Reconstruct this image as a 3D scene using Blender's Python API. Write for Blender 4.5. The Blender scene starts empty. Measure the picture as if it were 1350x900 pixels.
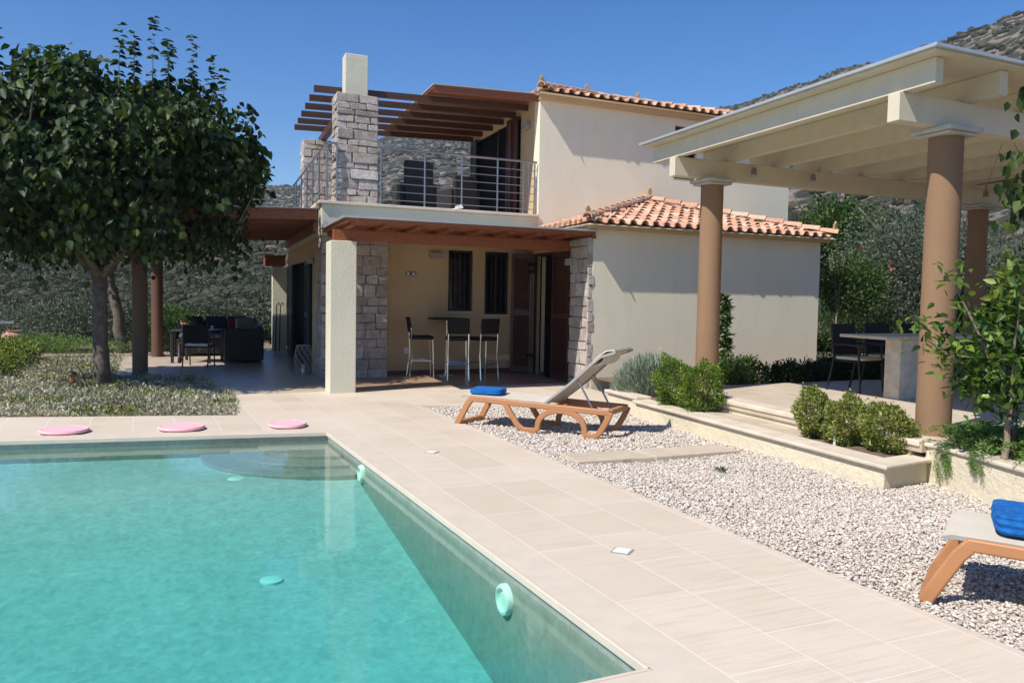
import bpy, bmesh, math, random
import numpy as np
from mathutils import Vector, Matrix, geometry
random.seed(7); RNG = np.random.default_rng(11)
PI = math.pi
# ------------------------------------------------------------------ camera, sky, sun, exposure
S = bpy.context.scene
COL = S.collection
PITCH = math.radians(3.166); ROLL = .018
camd = bpy.data.cameras.new('camera'); cam = bpy.data.objects.new('camera', camd); COL.objects.link(cam)
camd.sensor_width = 36; camd.lens = 1100/1350*36; camd.clip_end = 5000; camd.clip_start = .05
fw = Vector((0, math.cos(PITCH), -math.sin(PITCH))); up0 = Vector((0, math.sin(PITCH), math.cos(PITCH))); rt0 = Vector((1, 0, 0))
rt = rt0*math.cos(ROLL) + up0*math.sin(ROLL); up = up0*math.cos(ROLL) - rt0*math.sin(ROLL)
cam.matrix_world = Matrix(((rt.x, up.x, -fw.x, 0), (rt.y, up.y, -fw.y, 0), (rt.z, up.z, -fw.z, 1.6), (0, 0, 0, 1)))
S.camera = cam
SUN_TO = Vector((.625, .566, -1.0)).normalized()      # where the sunlight travels
wd = bpy.data.worlds.new('World'); S.world = wd; wd.use_nodes = True
wn = wd.node_tree.nodes; bg = wn['Background']; sky = wn.new('ShaderNodeTexSky'); sky.sky_type = 'NISHITA'
sky.sun_disc = False; sky.sun_elevation = math.asin(-SUN_TO.z); sky.sun_rotation = math.atan2(-SUN_TO.x, -SUN_TO.y)
sky.altitude = 300; sky.air_density = 1.0; sky.dust_density = 0.0; sky.ozone_density = 5.0
hs = wn.new('ShaderNodeHueSaturation'); hs.inputs['Saturation'].default_value = 1.28; hs.inputs['Hue'].default_value = .508
wd.node_tree.links.new(sky.outputs[0], hs.inputs['Color']); wd.node_tree.links.new(hs.outputs[0], bg.inputs[0]); bg.inputs[1].default_value = .108
sl = bpy.data.lights.new('sun', 'SUN'); sl.energy = 5.0; sl.angle = math.radians(.53); sl.color = (1, .955, .88)
so = bpy.data.objects.new('sun', sl); COL.objects.link(so); so.rotation_euler = SUN_TO.to_track_quat('-Z', 'Y').to_euler()
so.location = (-20, -20, 40)
S.view_settings.view_transform = 'Standard'; S.view_settings.look = 'None'; S.view_settings.gamma = 1
S.view_settings.exposure = 0.34
# ------------------------------------------------------------------ house frame (u along the front, v to the back)
U = Vector((.8999, .4361)); V = Vector((-.3387, .9409)); P0 = Vector((1.38, 14.5))
def W(u, v, z=0): return (P0.x+U.x*u+V.x*v, P0.y+U.y*u+V.y*v, z)
ID = lambda a, b, c: (a, b, c)
# ------------------------------------------------------------------ object helpers
def tag(o, label=None, cat=None, group=None, kind=None):
    if label: o['label'] = label
    if cat: o['category'] = cat
    if group: o['group'] = group
    if kind: o['kind'] = kind
    return o
def thing(name, loc, label, cat, group=None, rz=0):
    o = bpy.data.objects.new(name, None); COL.objects.link(o); o.location = loc; o.rotation_euler = (0, 0, rz)
    o.empty_display_size = .2
    return tag(o, label, cat, group)
def link_mesh(me, name, mat, parent=None, smooth=False):
    o = bpy.data.objects.new(name, me); COL.objects.link(o)
    if mat: me.materials.append(mat)
    if parent: o.parent = parent
    if smooth: me.shade_smooth()
    return o
def fastmesh(name, verts, faces, attr=None, sides=None):
    """verts (N,3), faces (M,k) numpy -> mesh"""
    me = bpy.data.meshes.new(name); verts = np.asarray(verts, np.float32); faces = np.asarray(faces, np.int32)
    M, k = faces.shape
    me.vertices.add(len(verts)); me.vertices.foreach_set('co', verts.ravel())
    me.loops.add(M*k); me.loops.foreach_set('vertex_index', faces.ravel())
    me.polygons.add(M); me.polygons.foreach_set('loop_start', np.arange(0, M*k, k, dtype=np.int32))
    me.polygons.foreach_set('loop_total', np.full(M, k, np.int32))
    me.update(calc_edges=True)
    if attr is not None:
        a = me.attributes.new('rnd', 'FLOAT', 'POINT'); a.data.foreach_set('value', np.asarray(attr, np.float32))
    return me
class MB:
    def __init__(s, xf=ID, off=(0, 0, 0)):
        s.v = []; s.f = []; s.xf = xf; s.off = off
    def add(s, vs, fs):
        b = len(s.v)
        for p in vs:
            q = s.xf(*p); s.v.append((q[0]-s.off[0], q[1]-s.off[1], q[2]-s.off[2]))
        for f in fs: s.f.append(tuple(i+b for i in f))
    def box(s, a0, a1, b0, b1, c0, c1):
        s.add([(a0,b0,c0),(a1,b0,c0),(a1,b1,c0),(a0,b1,c0),(a0,b0,c1),(a1,b0,c1),(a1,b1,c1),(a0,b1,c1)],
              [(0,3,2,1),(4,5,6,7),(0,1,5,4),(1,2,6,5),(2,3,7,6),(3,0,4,7)])
    def prism(s, poly, z0, z1):
        n = len(poly)
        ar = sum(poly[i][0]*poly[(i+1)%n][1]-poly[(i+1)%n][0]*poly[i][1] for i in range(n))
        if ar < 0: poly = poly[::-1]
        s.add([(p[0],p[1],z0) for p in poly]+[(p[0],p[1],z1) for p in poly],
              [tuple(range(n))[::-1], tuple(range(n,2*n))]+[(i,(i+1)%n,n+(i+1)%n,n+i) for i in range(n)])
    def tube(s, pts, r, n=8, r2=None, caps=True):
        pts = [Vector(p) for p in pts]; m = len(pts); vs = []; fs = []
        for i, p in enumerate(pts):
            d = (pts[min(i+1,m-1)]-pts[max(i-1,0)])
            if d.length < 1e-9: d = Vector((0,0,1))
            d.normalize(); a = Vector((0,0,1)) if abs(d.z) < .9 else Vector((1,0,0))
            x = d.cross(a).normalized(); y = d.cross(x)
            if isinstance(r, (list, tuple)): rr = r[i]
            else: rr = r if r2 is None else r+(r2-r)*i/(m-1)
            for k in range(n):
                t = 2*PI*k/n; q = p+x*rr*math.cos(t)+y*rr*math.sin(t); vs.append(tuple(q))
        for i in range(m-1):
            for k in range(n): fs.append((i*n+k, i*n+(k+1)%n, (i+1)*n+(k+1)%n, (i+1)*n+k))
        if caps: fs.append(tuple(range(n))); fs.append(tuple(range((m-1)*n, m*n))[::-1])
        s.add(vs, fs)
    def lathe(s, cx, cy, prof, n=24, a0=0):
        vs = []; fs = []
        for (r, z) in prof:
            for k in range(n): t = 2*PI*k/n+a0; vs.append((cx+r*math.cos(t), cy+r*math.sin(t), z))
        m = len(prof)
        for i in range(m-1):
            for k in range(n): fs.append((i*n+k, i*n+(k+1)%n, (i+1)*n+(k+1)%n, (i+1)*n+k))
        fs.append(tuple(range(n))[::-1]); fs.append(tuple(range((m-1)*n, m*n)))
        s.add(vs, fs)
    def ribbon(s, pts, w, y0, y1):
        """path in the a-c plane widened by w and extruded from y0 to y1"""
        P = [Vector((p[0], p[1])) for p in pts]; L = []; R = []
        for i, p in enumerate(P):
            d = (P[min(i+1,len(P)-1)]-P[max(i-1,0)]).normalized(); nrm = Vector((-d.y, d.x))*w/2
            L.append(p+nrm); R.append(p-nrm)
        n = len(P)
        vs = [(q.x,y0,q.y) for q in L]+[(q.x,y0,q.y) for q in R]+[(q.x,y1,q.y) for q in L]+[(q.x,y1,q.y) for q in R]
        fs = []
        for i in range(n-1):
            fs += [(i,n+i,n+i+1,i+1),(2*n+i,2*n+i+1,3*n+i+1,3*n+i),(i,i+1,2*n+i+1,2*n+i),(n+i,3*n+i,3*n+i+1,n+i+1)]
        fs += [(0,2*n,3*n,n),(n-1,2*n-1,4*n-1,3*n-1)]
        s.add(vs, fs)
    def build(s, name, mat, parent=None, smooth=False, bevel=0, seg=2, autos=False, subdiv=0):
        me = bpy.data.meshes.new(name); me.from_pydata(s.v, [], s.f)
        bm = bmesh.new(); bm.from_mesh(me); bmesh.ops.recalc_face_normals(bm, faces=bm.faces); bm.to_mesh(me); bm.free()
        o = link_mesh(me, name, mat, parent, smooth)
        if subdiv:
            m = o.modifiers.new('s', 'SUBSURF'); m.levels = m.render_levels = subdiv
        if bevel:
            m = o.modifiers.new('b', 'BEVEL'); m.width = bevel; m.segments = seg; m.limit_method = 'ANGLE'; m.angle_limit = math.radians(40); m.harden_normals = False
        if autos:
            me.shade_smooth(); me.set_sharp_from_angle(angle=math.radians(38))
        return o
# ------------------------------------------------------------------ materials
MATS = {}
class NT:
    def __init__(s, name):
        s.m = bpy.data.materials.new(name); s.m.use_nodes = True; s.t = s.m.node_tree; s.n = s.t.nodes; s.b = s.n['Principled BSDF']
    def new(s, t, **k):
        n = s.n.new('ShaderNode'+t)
        for a, b in k.items(): setattr(n, a, b)
        return n
    def l(s, a, b): s.t.links.new(a, b)
    def coord(s, scale=1, obj=False, rot=0):
        c = s.new('TexCoord') if obj else s.new('NewGeometry'); m = s.new('Mapping')
        s.l(c.outputs['Object'] if obj else c.outputs['Position'], m.inputs[0])
        m.inputs['Scale'].default_value = (scale,)*3 if not isinstance(scale, tuple) else scale
        m.inputs['Rotation'].default_value = (0, 0, rot); return m.outputs[0]
    def noise(s, vec, sc, det=4, rough=.55):
        n = s.new('TexNoise'); s.l(vec, n.inputs['Vector']); n.inputs['Scale'].default_value = sc; n.inputs['Detail'].default_value = det; n.inputs['Roughness'].default_value = rough
        return n.outputs['Fac']
    def ramp(s, fac, stops):
        r = s.new('ValToRGB'); s.l(fac, r.inputs[0]); e = r.color_ramp.elements
        while len(e) < len(stops): e.new(.5)
        for i, (p, c) in enumerate(stops): e[i].position = p; e[i].color = (*c, 1) if len(c) == 3 else c
        return r.outputs[0]
    def mix(s, fac, a, b, mode='MIX'):
        m = s.new('Mix', data_type='RGBA', blend_type=mode)
        for i, x in ((0, fac), (6, a), (7, b)):
            if hasattr(x, 'links'): s.l(x, m.inputs[i])
            elif i == 0: m.inputs[0].default_value = x
            else: m.inputs[i].default_value = (*x, 1)
        return m.outputs[2]
    def math(s, op, a, b=0):
        m = s.new('Math', operation=op)
        for i, x in ((0, a), (1, b)):
            if hasattr(x, 'links'): s.l(x, m.inputs[i])
            else: m.inputs[i].default_value = x
        return m.outputs[0]
    def bump(s, h, strength=.5, dist=.01, normal=None):
        b = s.new('Bump'); b.inputs['Strength'].default_value = strength; b.inputs['Distance'].default_value = dist; s.l(h, b.inputs['Height'])
        if normal: s.l(normal, b.inputs['Normal'])
        return b.outputs[0]
    def out(s, col=None, rough=.7, nrm=None, metal=0, spec=.5):
        if col is not None:
            if hasattr(col, 'links'): s.l(col, s.b.inputs['Base Color'])
            else: s.b.inputs['Base Color'].default_value = (*col, 1)
        if hasattr(rough, 'links'): s.l(rough, s.b.inputs['Roughness'])
        else: s.b.inputs['Roughness'].default_value = rough
        s.b.inputs['Metallic'].default_value = metal; s.b.inputs['Specular IOR Level'].default_value = spec
        if nrm: s.l(nrm, s.b.inputs['Normal'])
        return s.m
def simple(name, col, rough=.6, metal=0, var=.12, sc=6, bump=.15, bsc=60, spec=.5):
    if name in MATS: return MATS[name]
    t = NT(name); c = t.coord(1); n = t.noise(c, sc)
    lo = tuple(x*(1-var) for x in col); hi = tuple(min(1, x*(1+var)) for x in col)
    m = t.out(t.ramp(n, [(.3, lo), (.7, hi)]), rough, t.bump(t.noise(c, bsc, 3), bump, .004), metal, spec); MATS[name] = m; return m
def stucco(name, col, coarse=18, dist=.012, strength=.6, stain=.1):
    t = NT(name); c = t.coord(1); mp = t.new('Mapping'); t.l(c, mp.inputs[0]); mp.inputs['Scale'].default_value = (2.2, 2.2, .5); streak = t.noise(mp.outputs[0], 1.6, 6, .65)
    n1 = t.noise(c, coarse, 5, .65); n2 = t.noise(c, 1.3, 5, .6); n3 = t.noise(c, 90, 2)
    h = t.math('ADD', n1, t.math('MULTIPLY', n3, .25))
    a = t.ramp(n2, [(.3, tuple(x*(1-stain) for x in col)), (.7, col)])
    a = t.mix(t.ramp(n1, [(.35, (0,)*3), (.7, (.25,)*3)]), a, tuple(min(1, x*1.12) for x in col))
    a = t.mix(t.ramp(streak, [(.5, (0,)*3), (.72, (.45,)*3)]), a, tuple(x*.86 for x in col))
    return t.out(a, .9, t.bump(h, strength, dist), spec=.2)
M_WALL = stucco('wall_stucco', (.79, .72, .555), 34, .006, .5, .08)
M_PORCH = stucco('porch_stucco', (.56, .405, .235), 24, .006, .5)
M_ROUGH = stucco('rough_stucco', (.70, .67, .53), 42, .022, .9)
M_LOW = stucco('low_wall_stucco', (.72, .63, .46), 12, .022, .9, .14)
M_SLAB = stucco('slab_render', (.60, .57, .44), 10, .004, .4)
M_CREAM = simple('cream_paint', (.61, .55, .41), .5, var=.05, bump=.05)
M_COLUMN = stucco('ochre_render', (.27, .165, .095), 95, .005, .9, .08)
M_ALU = simple('sheet_edge_metal', (.55, .56, .55), .4, .5, var=.05, bump=0)
M_STEEL = simple('stainless_steel', (.36, .35, .35), .38, 1, var=.05, bump=0)
M_CHROME = simple('chrome', (.75, .75, .76), .12, 1, var=.02, bump=0)
M_BLACK = simple('black_leather', (.014, .012, .011), .6, var=.2, spec=.2)
M_DARKMET = simple('dark_metal', (.02, .018, .016), .5, .3)
M_RATTAN = simple('dark_rattan', (.018, .015, .014), .7, var=.35, sc=45, bump=.8, bsc=90)
M_BEIGE = simple('beige_fabric', (.56, .50, .40), .85, var=.05, bump=.04, bsc=200)
M_GREY = simple('grey_plastic', (.30, .29, .27), .5)
M_WHITE = simple('white_paint', (.72, .70, .66), .5, var=.04, bump=.03)
M_TERRA = simple('terracotta', (.42, .17, .09), .8)
M_TEAL = simple('teal_glaze', (.05, .22, .25), .3)
M_PINK = simple('pink_foam', (.80, .42, .46), .75, var=.05, bump=.2, bsc=80)
M_TAN = simple('orange_resin', (.40, .18, .075), .5, var=.05, bump=.06, bsc=120)
M_SOIL = simple('soil', (.16, .105, .07), .95, var=.35, sc=12, bump=1, bsc=25)
M_BARK = simple('bark', (.12, .095, .075), .9, var=.4, sc=14, bump=1, bsc=35)
M_BARK2 = simple('pale_bark', (.22, .17, .12), .9, var=.3, sc=20, bump=.8, bsc=60)
M_FINIAL = simple('ochre_clay', (.50, .34, .15), .8, var=.3, sc=30)
M_LIGHTP = simple('pool_fitting_plastic', (.55, .80, .72), .4, var=.03, bump=0)
M_WICKER = simple('pale_wicker', (.34, .30, .24), .7)
M_DARKRED = simple('dark_red_cloth', (.09, .012, .018), .9)
M_NAVY = simple('navy_cloth', (.012, .012, .05), .9)
M_GREYCLOTH = simple('grey_cloth', (.12, .14, .15), .9)
M_OFFWHITE = simple('offwhite_cloth', (.80, .78, .75), .9)
M_CONC = simple('stone_table_base', (.50, .44, .35), .8, var=.18, sc=9, bump=.4, bsc=30)
M_GLASS = simple('dark_window_glass', (.006, .007, .009), .04, spec=.6, var=0, bump=0)
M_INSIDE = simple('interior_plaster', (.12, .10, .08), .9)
M_SHUT = simple('brown_shutter_paint', (.065, .018, .013), .5, var=.12)
M_SHUTB = simple('dark_shutter_paint', (.035, .022, .022), .5, var=.12)
def mk_wood(name, base, ang=0):
    t = NT(name); c = t.coord((1, 1, 1)); 
    m = t.new('Mapping'); t.l(c, m.inputs[0]); m.inputs['Rotation'].default_value = (0, 0, ang); m.inputs['Scale'].default_value = (1.2, 26, 26)
    n = t.noise(m.outputs[0], 1.6, 5, .6)
    return t.out(t.ramp(n, [(.25, tuple(x*.6 for x in base)), (.75, tuple(x*1.25 for x in base))]), .5, t.bump(n, .25, .004))
ANG_U = math.atan2(U.y, U.x)
M_WOOD = mk_wood('stained_timber', (.27, .085, .035), -ANG_U)
M_WOODD = mk_wood('dark_timber', (.085, .038, .022), -ANG_U)  # darker timber tone for the sun roof beams
M_POSTW = stucco('brown_post_render', (.17, .115, .085), 60, .006, .7, .1)
M_OPEN = simple('dark_interior_sheet', (.007, .007, .008), .7, spec=.03, var=0, bump=0)  # matte black painted in for the unlit inside of doorways, no glass
M_WOODV = mk_wood('stained_timber_cross', (.25, .08, .032), -ANG_U-PI/2)
def mk_towel():
    t = NT('blue_terry'); c = t.coord(1)
    return t.out(t.ramp(t.noise(c, 30), [(.3, (.008, .10, .36)), (.7, (.02, .18, .52))]), .95, t.bump(t.noise(c, 160, 3), 1, .012), spec=.2)
M_TOWEL = mk_towel()
def mk_tile_roof():
    t = NT('clay_tiles'); g = t.new('NewGeometry'); c = t.coord(1)
    r = t.ramp(g.outputs['Random Per Island'], [(0, (.54, .28, .18)), (.35, (.62, .36, .24)), (.7, (.68, .43, .30)), (1, (.64, .47, .36))])
    st = t.ramp(t.noise(c, 14, 5, .7), [(.35, (.72, .68, .62)), (.62, (1, 1, 1))])
    return t.out(t.mix(1, r, st, 'MULTIPLY'), .85, t.bump(t.noise(c, 70, 4), .4, .004), spec=.25)
M_TILE = mk_tile_roof()
def mk_stone():
    t = NT('limestone_blocks'); g = t.new('NewGeometry'); c = t.coord(1)
    r = t.ramp(g.outputs['Random Per Island'], [(0, (.50, .44, .39)), (.3, (.64, .59, .54)), (.6, (.74, .70, .66)), (.85, (.58, .47, .40)), (1, (.82, .80, .76))])
    n = t.noise(c, 9, 6, .7); st = t.ramp(n, [(.3, (.62, .58, .55)), (.65, (1.05, 1.02, 1))])
    return t.out(t.mix(1, r, st, 'MULTIPLY'), .92, t.bump(t.noise(c, 22, 7, .8), 1, .06), spec=.2)
M_STONE = mk_stone(); M_MORTAR = simple('mortar', (.22, .19, .16), .95, bump=.6, bsc=40)
def mk_deck():
    t = NT('travertine_tiles'); c = t.coord(1, rot=math.radians(65.5))   # x' runs along the pool's long side
    b = t.new('TexBrick'); t.l(c, b.inputs['Vector']); b.inputs['Scale'].default_value = 1
    b.inputs['Brick Width'].default_value = .92; b.inputs['Row Height'].default_value = .46; b.inputs['Mortar Size'].default_value = .005; b.inputs['Mortar Smooth'].default_value = .3
    b.offset = .37; b.offset_frequency = 2; b.squash = .62; b.squash_frequency = 3
    b.inputs['Color1'].default_value = (0, 0, 0, 1); b.inputs['Color2'].default_value = (1, 1, 1, 1); b.inputs['Mortar'].default_value = (.5, .5, .5, 1)
    tone = t.ramp(b.outputs['Color'], [(0, (.53, .435, .33)), (.5, (.57, .475, .368)), (1, (.61, .515, .405))])
    m2 = t.new('Mapping'); t.l(c, m2.inputs[0]); m2.inputs['Scale'].default_value = (22, 1.1, 1)
    vein = t.noise(m2.outputs[0], 1.6, 7, .7)
    warp = t.noise(c, 1.1, 4)
    col = t.mix(t.ramp(vein, [(.38, (.5,)*3), (.52, (0,)*3)]), tone, (.48, .38, .285))
    col = t.mix(t.ramp(warp, [(.35, (.3,)*3), (.65, (0,)*3)]), col, (.70, .61, .50))
    g = t.noise(c, 40, 4, .7); col = t.mix(t.ramp(g, [(.55, (0,)*3), (.75, (.35,)*3)]), col, (.44, .35, .27))
    col = t.mix(b.outputs['Fac'], col, (.68, .61, .53))
    h = t.math('SUBTRACT', t.math('MULTIPLY', vein, .25), b.outputs['Fac'])
    return t.out(col, t.ramp(vein, [(.3, (.5,)*3), (.7, (.7,)*3)]), t.bump(h, .35, .003), spec=.35)
M_DECK = mk_deck()
def mk_terrace_tiles():
    t = NT('terrace_tiles'); c = t.coord(1, rot=-ANG_U)
    b = t.new('TexBrick'); t.l(c, b.inputs['Vector']); b.inputs['Scale'].default_value = 1; b.inputs['Brick Width'].default_value = .6; b.inputs['Row Height'].default_value = .4; b.inputs['Mortar Size'].default_value = .004
    b.inputs['Color1'].default_value = (.50, .41, .31, 1); b.inputs['Color2'].default_value = (.58, .49, .38, 1); b.inputs['Mortar'].default_value = (.42, .36, .28, 1)
    n = t.noise(c, 5, 6, .7); col = t.mix(1, b.outputs['Color'], t.ramp(n, [(.3, (.85, .83, .8)), (.7, (1.03,)*3)]), 'MULTIPLY')
    return t.out(col, .6, t.bump(t.math('SUBTRACT', n, b.outputs['Fac']), .3, .003))
M_TERRACE = mk_terrace_tiles()
M_COPING = simple('pale_coping_stone', (.59, .50, .395), .6, var=.05, sc=5, bump=.25, bsc=40)
M_CAP = simple('cap_stone', (.60, .51, .40), .65, var=.14, sc=4, bump=.25, bsc=40)
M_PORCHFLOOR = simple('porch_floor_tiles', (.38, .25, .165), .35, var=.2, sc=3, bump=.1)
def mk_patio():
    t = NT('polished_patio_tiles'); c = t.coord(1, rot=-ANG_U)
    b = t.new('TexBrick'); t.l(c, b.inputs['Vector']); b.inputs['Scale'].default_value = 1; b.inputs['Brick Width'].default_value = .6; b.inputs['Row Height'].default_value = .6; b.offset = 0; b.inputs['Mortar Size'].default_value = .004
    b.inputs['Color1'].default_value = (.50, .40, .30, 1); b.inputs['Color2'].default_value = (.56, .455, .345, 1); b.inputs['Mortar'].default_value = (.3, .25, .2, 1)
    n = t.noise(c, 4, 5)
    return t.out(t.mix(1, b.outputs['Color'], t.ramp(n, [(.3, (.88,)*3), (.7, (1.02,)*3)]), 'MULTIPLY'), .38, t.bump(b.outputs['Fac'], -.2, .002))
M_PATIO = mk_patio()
def mk_poolskin(name, cols, tile=.025):
    t = NT(name); c = t.coord(1)
    v = t.new('TexVoronoi'); t.l(c, v.inputs['Vector']); v.inputs['Scale'].default_value = 1/tile*.6
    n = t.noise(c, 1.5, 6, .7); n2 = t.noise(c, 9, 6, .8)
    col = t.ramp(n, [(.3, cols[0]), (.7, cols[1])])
    col = t.mix(t.ramp(n2, [(.38, (0,)*3), (.68, (.75,)*3)]), col, cols[2])  # ripple-sized mottle: sunlight wavering through the water, painted into the mosaic colour
    sp = t.ramp(v.outputs['Color'], [(0, (.86,)*3), (1, (1.1,)*3)])
    return t.out(t.mix(1, col, sp, 'MULTIPLY'), .5, t.bump(n2, .2, .01))
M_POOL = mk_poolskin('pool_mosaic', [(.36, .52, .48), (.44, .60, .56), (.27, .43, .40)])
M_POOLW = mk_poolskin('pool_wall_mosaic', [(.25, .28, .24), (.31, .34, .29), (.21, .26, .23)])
def mk_water():
    t = NT('pool_water'); c = t.coord(1)
    n1 = t.noise(c, 5.5, 4, .6); n2 = t.noise(c, 17, 3, .6)
    nb = t.bump(t.math('ADD', n1, t.math('MULTIPLY', n2, .25)), .3, .0035)
    fr = t.new('Fresnel'); fr.inputs[0].default_value = 1.38; t.l(nb, fr.inputs['Normal'])
    gl = t.new('BsdfGlossy'); gl.inputs['Roughness'].default_value = .015; t.l(nb, gl.inputs['Normal'])
    tr = t.new('BsdfTransparent'); tr.inputs[0].default_value = (.97, 1, .99, 1)
    mx = t.new('MixShader'); t.l(fr.outputs[0], mx.inputs[0]); t.l(tr.outputs[0], mx.inputs[1]); t.l(gl.outputs[0], mx.inputs[2])
    o = t.n['Material Output']; t.l(mx.outputs[0], o.inputs['Surface'])
    ab = t.new('VolumeAbsorption'); ab.inputs['Color'].default_value = (.03, .77, .79, 1); ab.inputs['Density'].default_value = .62
    t.l(ab.outputs[0], o.inputs['Volume']); return t.m
M_WATER = mk_water()
def leafmat(name, c1, c2, c3, trans=.3, rough=.5, spec=.4):
    t = NT(name); a = t.new('Attribute'); a.attribute_name = 'rnd'
    col = t.ramp(a.outputs['Fac'], [(0, c1), (.6, c2), (1, c3)])
    t.out(col, rough, spec=spec)
    tl = t.new('BsdfTranslucent'); t.l(t.mix(1, col, (1.1, 1.25, .5), 'MULTIPLY'), tl.inputs[0])
    mx = t.new('MixShader'); mx.inputs[0].default_value = trans; t.l(t.b.outputs[0], mx.inputs[1]); t.l(tl.outputs[0], mx.inputs[2])
    t.l(mx.outputs[0], t.n['Material Output'].inputs[0]); return t.m
L_MULB = leafmat('mulberry_leaves', (.009, .022, .006), (.024, .050, .010), (.10, .14, .028), .3, .5, .3)
L_BOX = leafmat('boxwood_leaves', (.055, .10, .016), (.15, .24, .032), (.34, .42, .08), .38)
L_BOXY = leafmat('pale_boxwood_leaves', (.09, .12, .028), (.27, .31, .07), (.52, .50, .18), .38)
L_DARK = leafmat('dark_shrub_leaves', (.012, .025, .010), (.025, .05, .015), (.06, .10, .03), .25)
L_MID = leafmat('green_shrub_leaves', (.025, .055, .014), (.055, .105, .022), (.13, .19, .04), .3)
L_OLIVE = leafmat('olive_leaves', (.045, .06, .038), (.10, .125, .085), (.24, .27, .21), .15)
L_LAV = leafmat('lavender_leaves', (.16, .21, .15), (.28, .33, .25), (.42, .43, .36), .2)
L_PINKISH = leafmat('faded_lavender_heads', (.18, .12, .11), (.28, .19, .18), (.34, .25, .23), .2)
L_SILVER = leafmat('silver_groundcover_leaves', (.19, .19, .13), (.34, .335, .25), (.52, .485, .38), .2)
L_YEL = leafmat('yellow_green_leaves', (.06, .09, .012), (.15, .20, .025), (.32, .34, .06), .3)
L_LEMON = leafmat('lemon_leaves', (.035, .085, .015), (.09, .17, .03), (.22, .31, .055), .35, .4, .45)
L_ROSE = leafmat('rosemary_leaves', (.07, .14, .03), (.15, .26, .055), (.25, .36, .10), .35)
L_SCRUB = leafmat('scrub_leaves', (.018, .026, .012), (.045, .058, .024), (.13, .135, .055), .2)
L_FLOWER = leafmat('pink_flowers', (.5, .08, .12), (.6, .12, .16), (.7, .2, .2), .2)
# ------------------------------------------------------------------ leaf clouds
def leaf_arrays(P, D, size, ratio=.5, fold=.25, six=True, nrm=None, rnd=None, sv=.3):
    """P centres (N,3), D growth directions (N,3)"""
    N = len(P); D = D/np.linalg.norm(D, axis=1, keepdims=True)
    R = RNG.normal(size=(N, 3)) if nrm is None else nrm+RNG.normal(size=(N, 3))*.45
    X = np.cross(D, R); X /= np.linalg.norm(X, axis=1, keepdims=True)+1e-9; Z = np.cross(X, D)
    s = (size*(1+sv*(RNG.random(N)*2-1)))[:, None]; w = s*ratio/2
    if six:
        pts = [(0,0,0), (.3,1,fold), (.62,.75,fold*.8), (1,0,-.12), (.62,-.75,fold*.8), (.3,-1,fold)]
        faces = np.array([[0,1,2,3],[0,3,4,5]])
    else:
        pts = [(0,0,0), (.5,1,fold), (1,0,0), (.5,-1,fold)]; faces = np.array([[0,1,2,3]])
    k = len(pts); out = np.empty((N, k, 3))
    for i, (a, b, c) in enumerate(pts): out[:, i] = P+D*s*a+X*w*b+Z*w*c*2
    F = (faces[None]+(np.arange(N)*k)[:, None, None]).reshape(-1, 4)
    r = RNG.random(N) if rnd is None else rnd
    return out.reshape(-1, 3), F, np.repeat(r, k)
def join_arrays(L):
    vs, fs, rs, b = [], [], [], 0
    for v, f, r in L: vs.append(v); fs.append(f+b); rs.append(r); b += len(v)
    return np.concatenate(vs), np.concatenate(fs), np.concatenate(rs)
def leaf_obj(name, arrs, mat, parent=None, off=(0,0,0)):
    v, f, r = join_arrays(arrs) if isinstance(arrs, list) else arrs
    me = fastmesh(name, v-np.array(off), f, r); return link_mesh(me, name, mat, parent)
def unit(n):
    a = RNG.normal(size=(n, 3)); return a/np.linalg.norm(a, axis=1, keepdims=True)
def clump(c, rad, n, size, ratio=.5, updir=.3, shell=.55, flat=0, six=False, tone=None, lumps=9, fold=.25):
    """bush of several lumps: leaves spread in the outer part of each lump"""
    c = np.array(c, float); rad = np.array(rad, float); out = []
    lc = unit(lumps)*rad*.55*(.6+.5*RNG.random((lumps, 1))); lc[:, 2] = np.abs(lc[:, 2])*.9-(rad[2]*.25 if not flat else 0)
    per = n//lumps
    for q in lc:
        d = unit(per); rr = shell+(1-shell)*RNG.random((per, 1))**.6; sc = .42+.22*RNG.random()
        P = c+q+d*rr*rad*sc+RNG.normal(size=(per, 3))*rad*.05
        D = d+np.array([0, 0, updir])+RNG.normal(size=(per, 3))*.5
        t = RNG.random(per)*.7+.3*RNG.random()
        P[:, 2] = np.maximum(P[:, 2], .01)
        out.append(leaf_arrays(P, D, size, ratio, fold, six, rnd=t))
    return join_arrays(out)
def ball(c, rad, n, size, ratio=.5, k=1.6):
    c = np.array(c, float); rad = np.array(rad, float); d = unit(n)
    ph = RNG.random(6)*6.28; b = 1+k*(.10*np.sin(d[:, 0]*5+ph[0])*np.sin(d[:, 1]*5+ph[1])+.09*np.sin(d[:, 2]*6+d[:, 0]*4+ph[2])+.07*np.sin(d[:, 1]*11+ph[3])*np.sin(d[:, 2]*9+ph[5]))
    P = c+d*rad*(b*(.62+.40*RNG.random(n)**.55+(RNG.random(n) < .05)*RNG.random(n)*.22))[:, None]; P[:, 2] = np.maximum(P[:, 2], .01)
    D = d*.8+[0, 0, .55]+RNG.normal(size=(n, 3))*.5; return leaf_arrays(P, D, size, ratio, .2, False, rnd=np.clip(.45+.3*np.sin(d[:, 0]*6+ph[4])*np.sin(d[:, 1]*7+ph[5])+RNG.normal(size=n)*.28, 0, 1), sv=.4)
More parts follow.
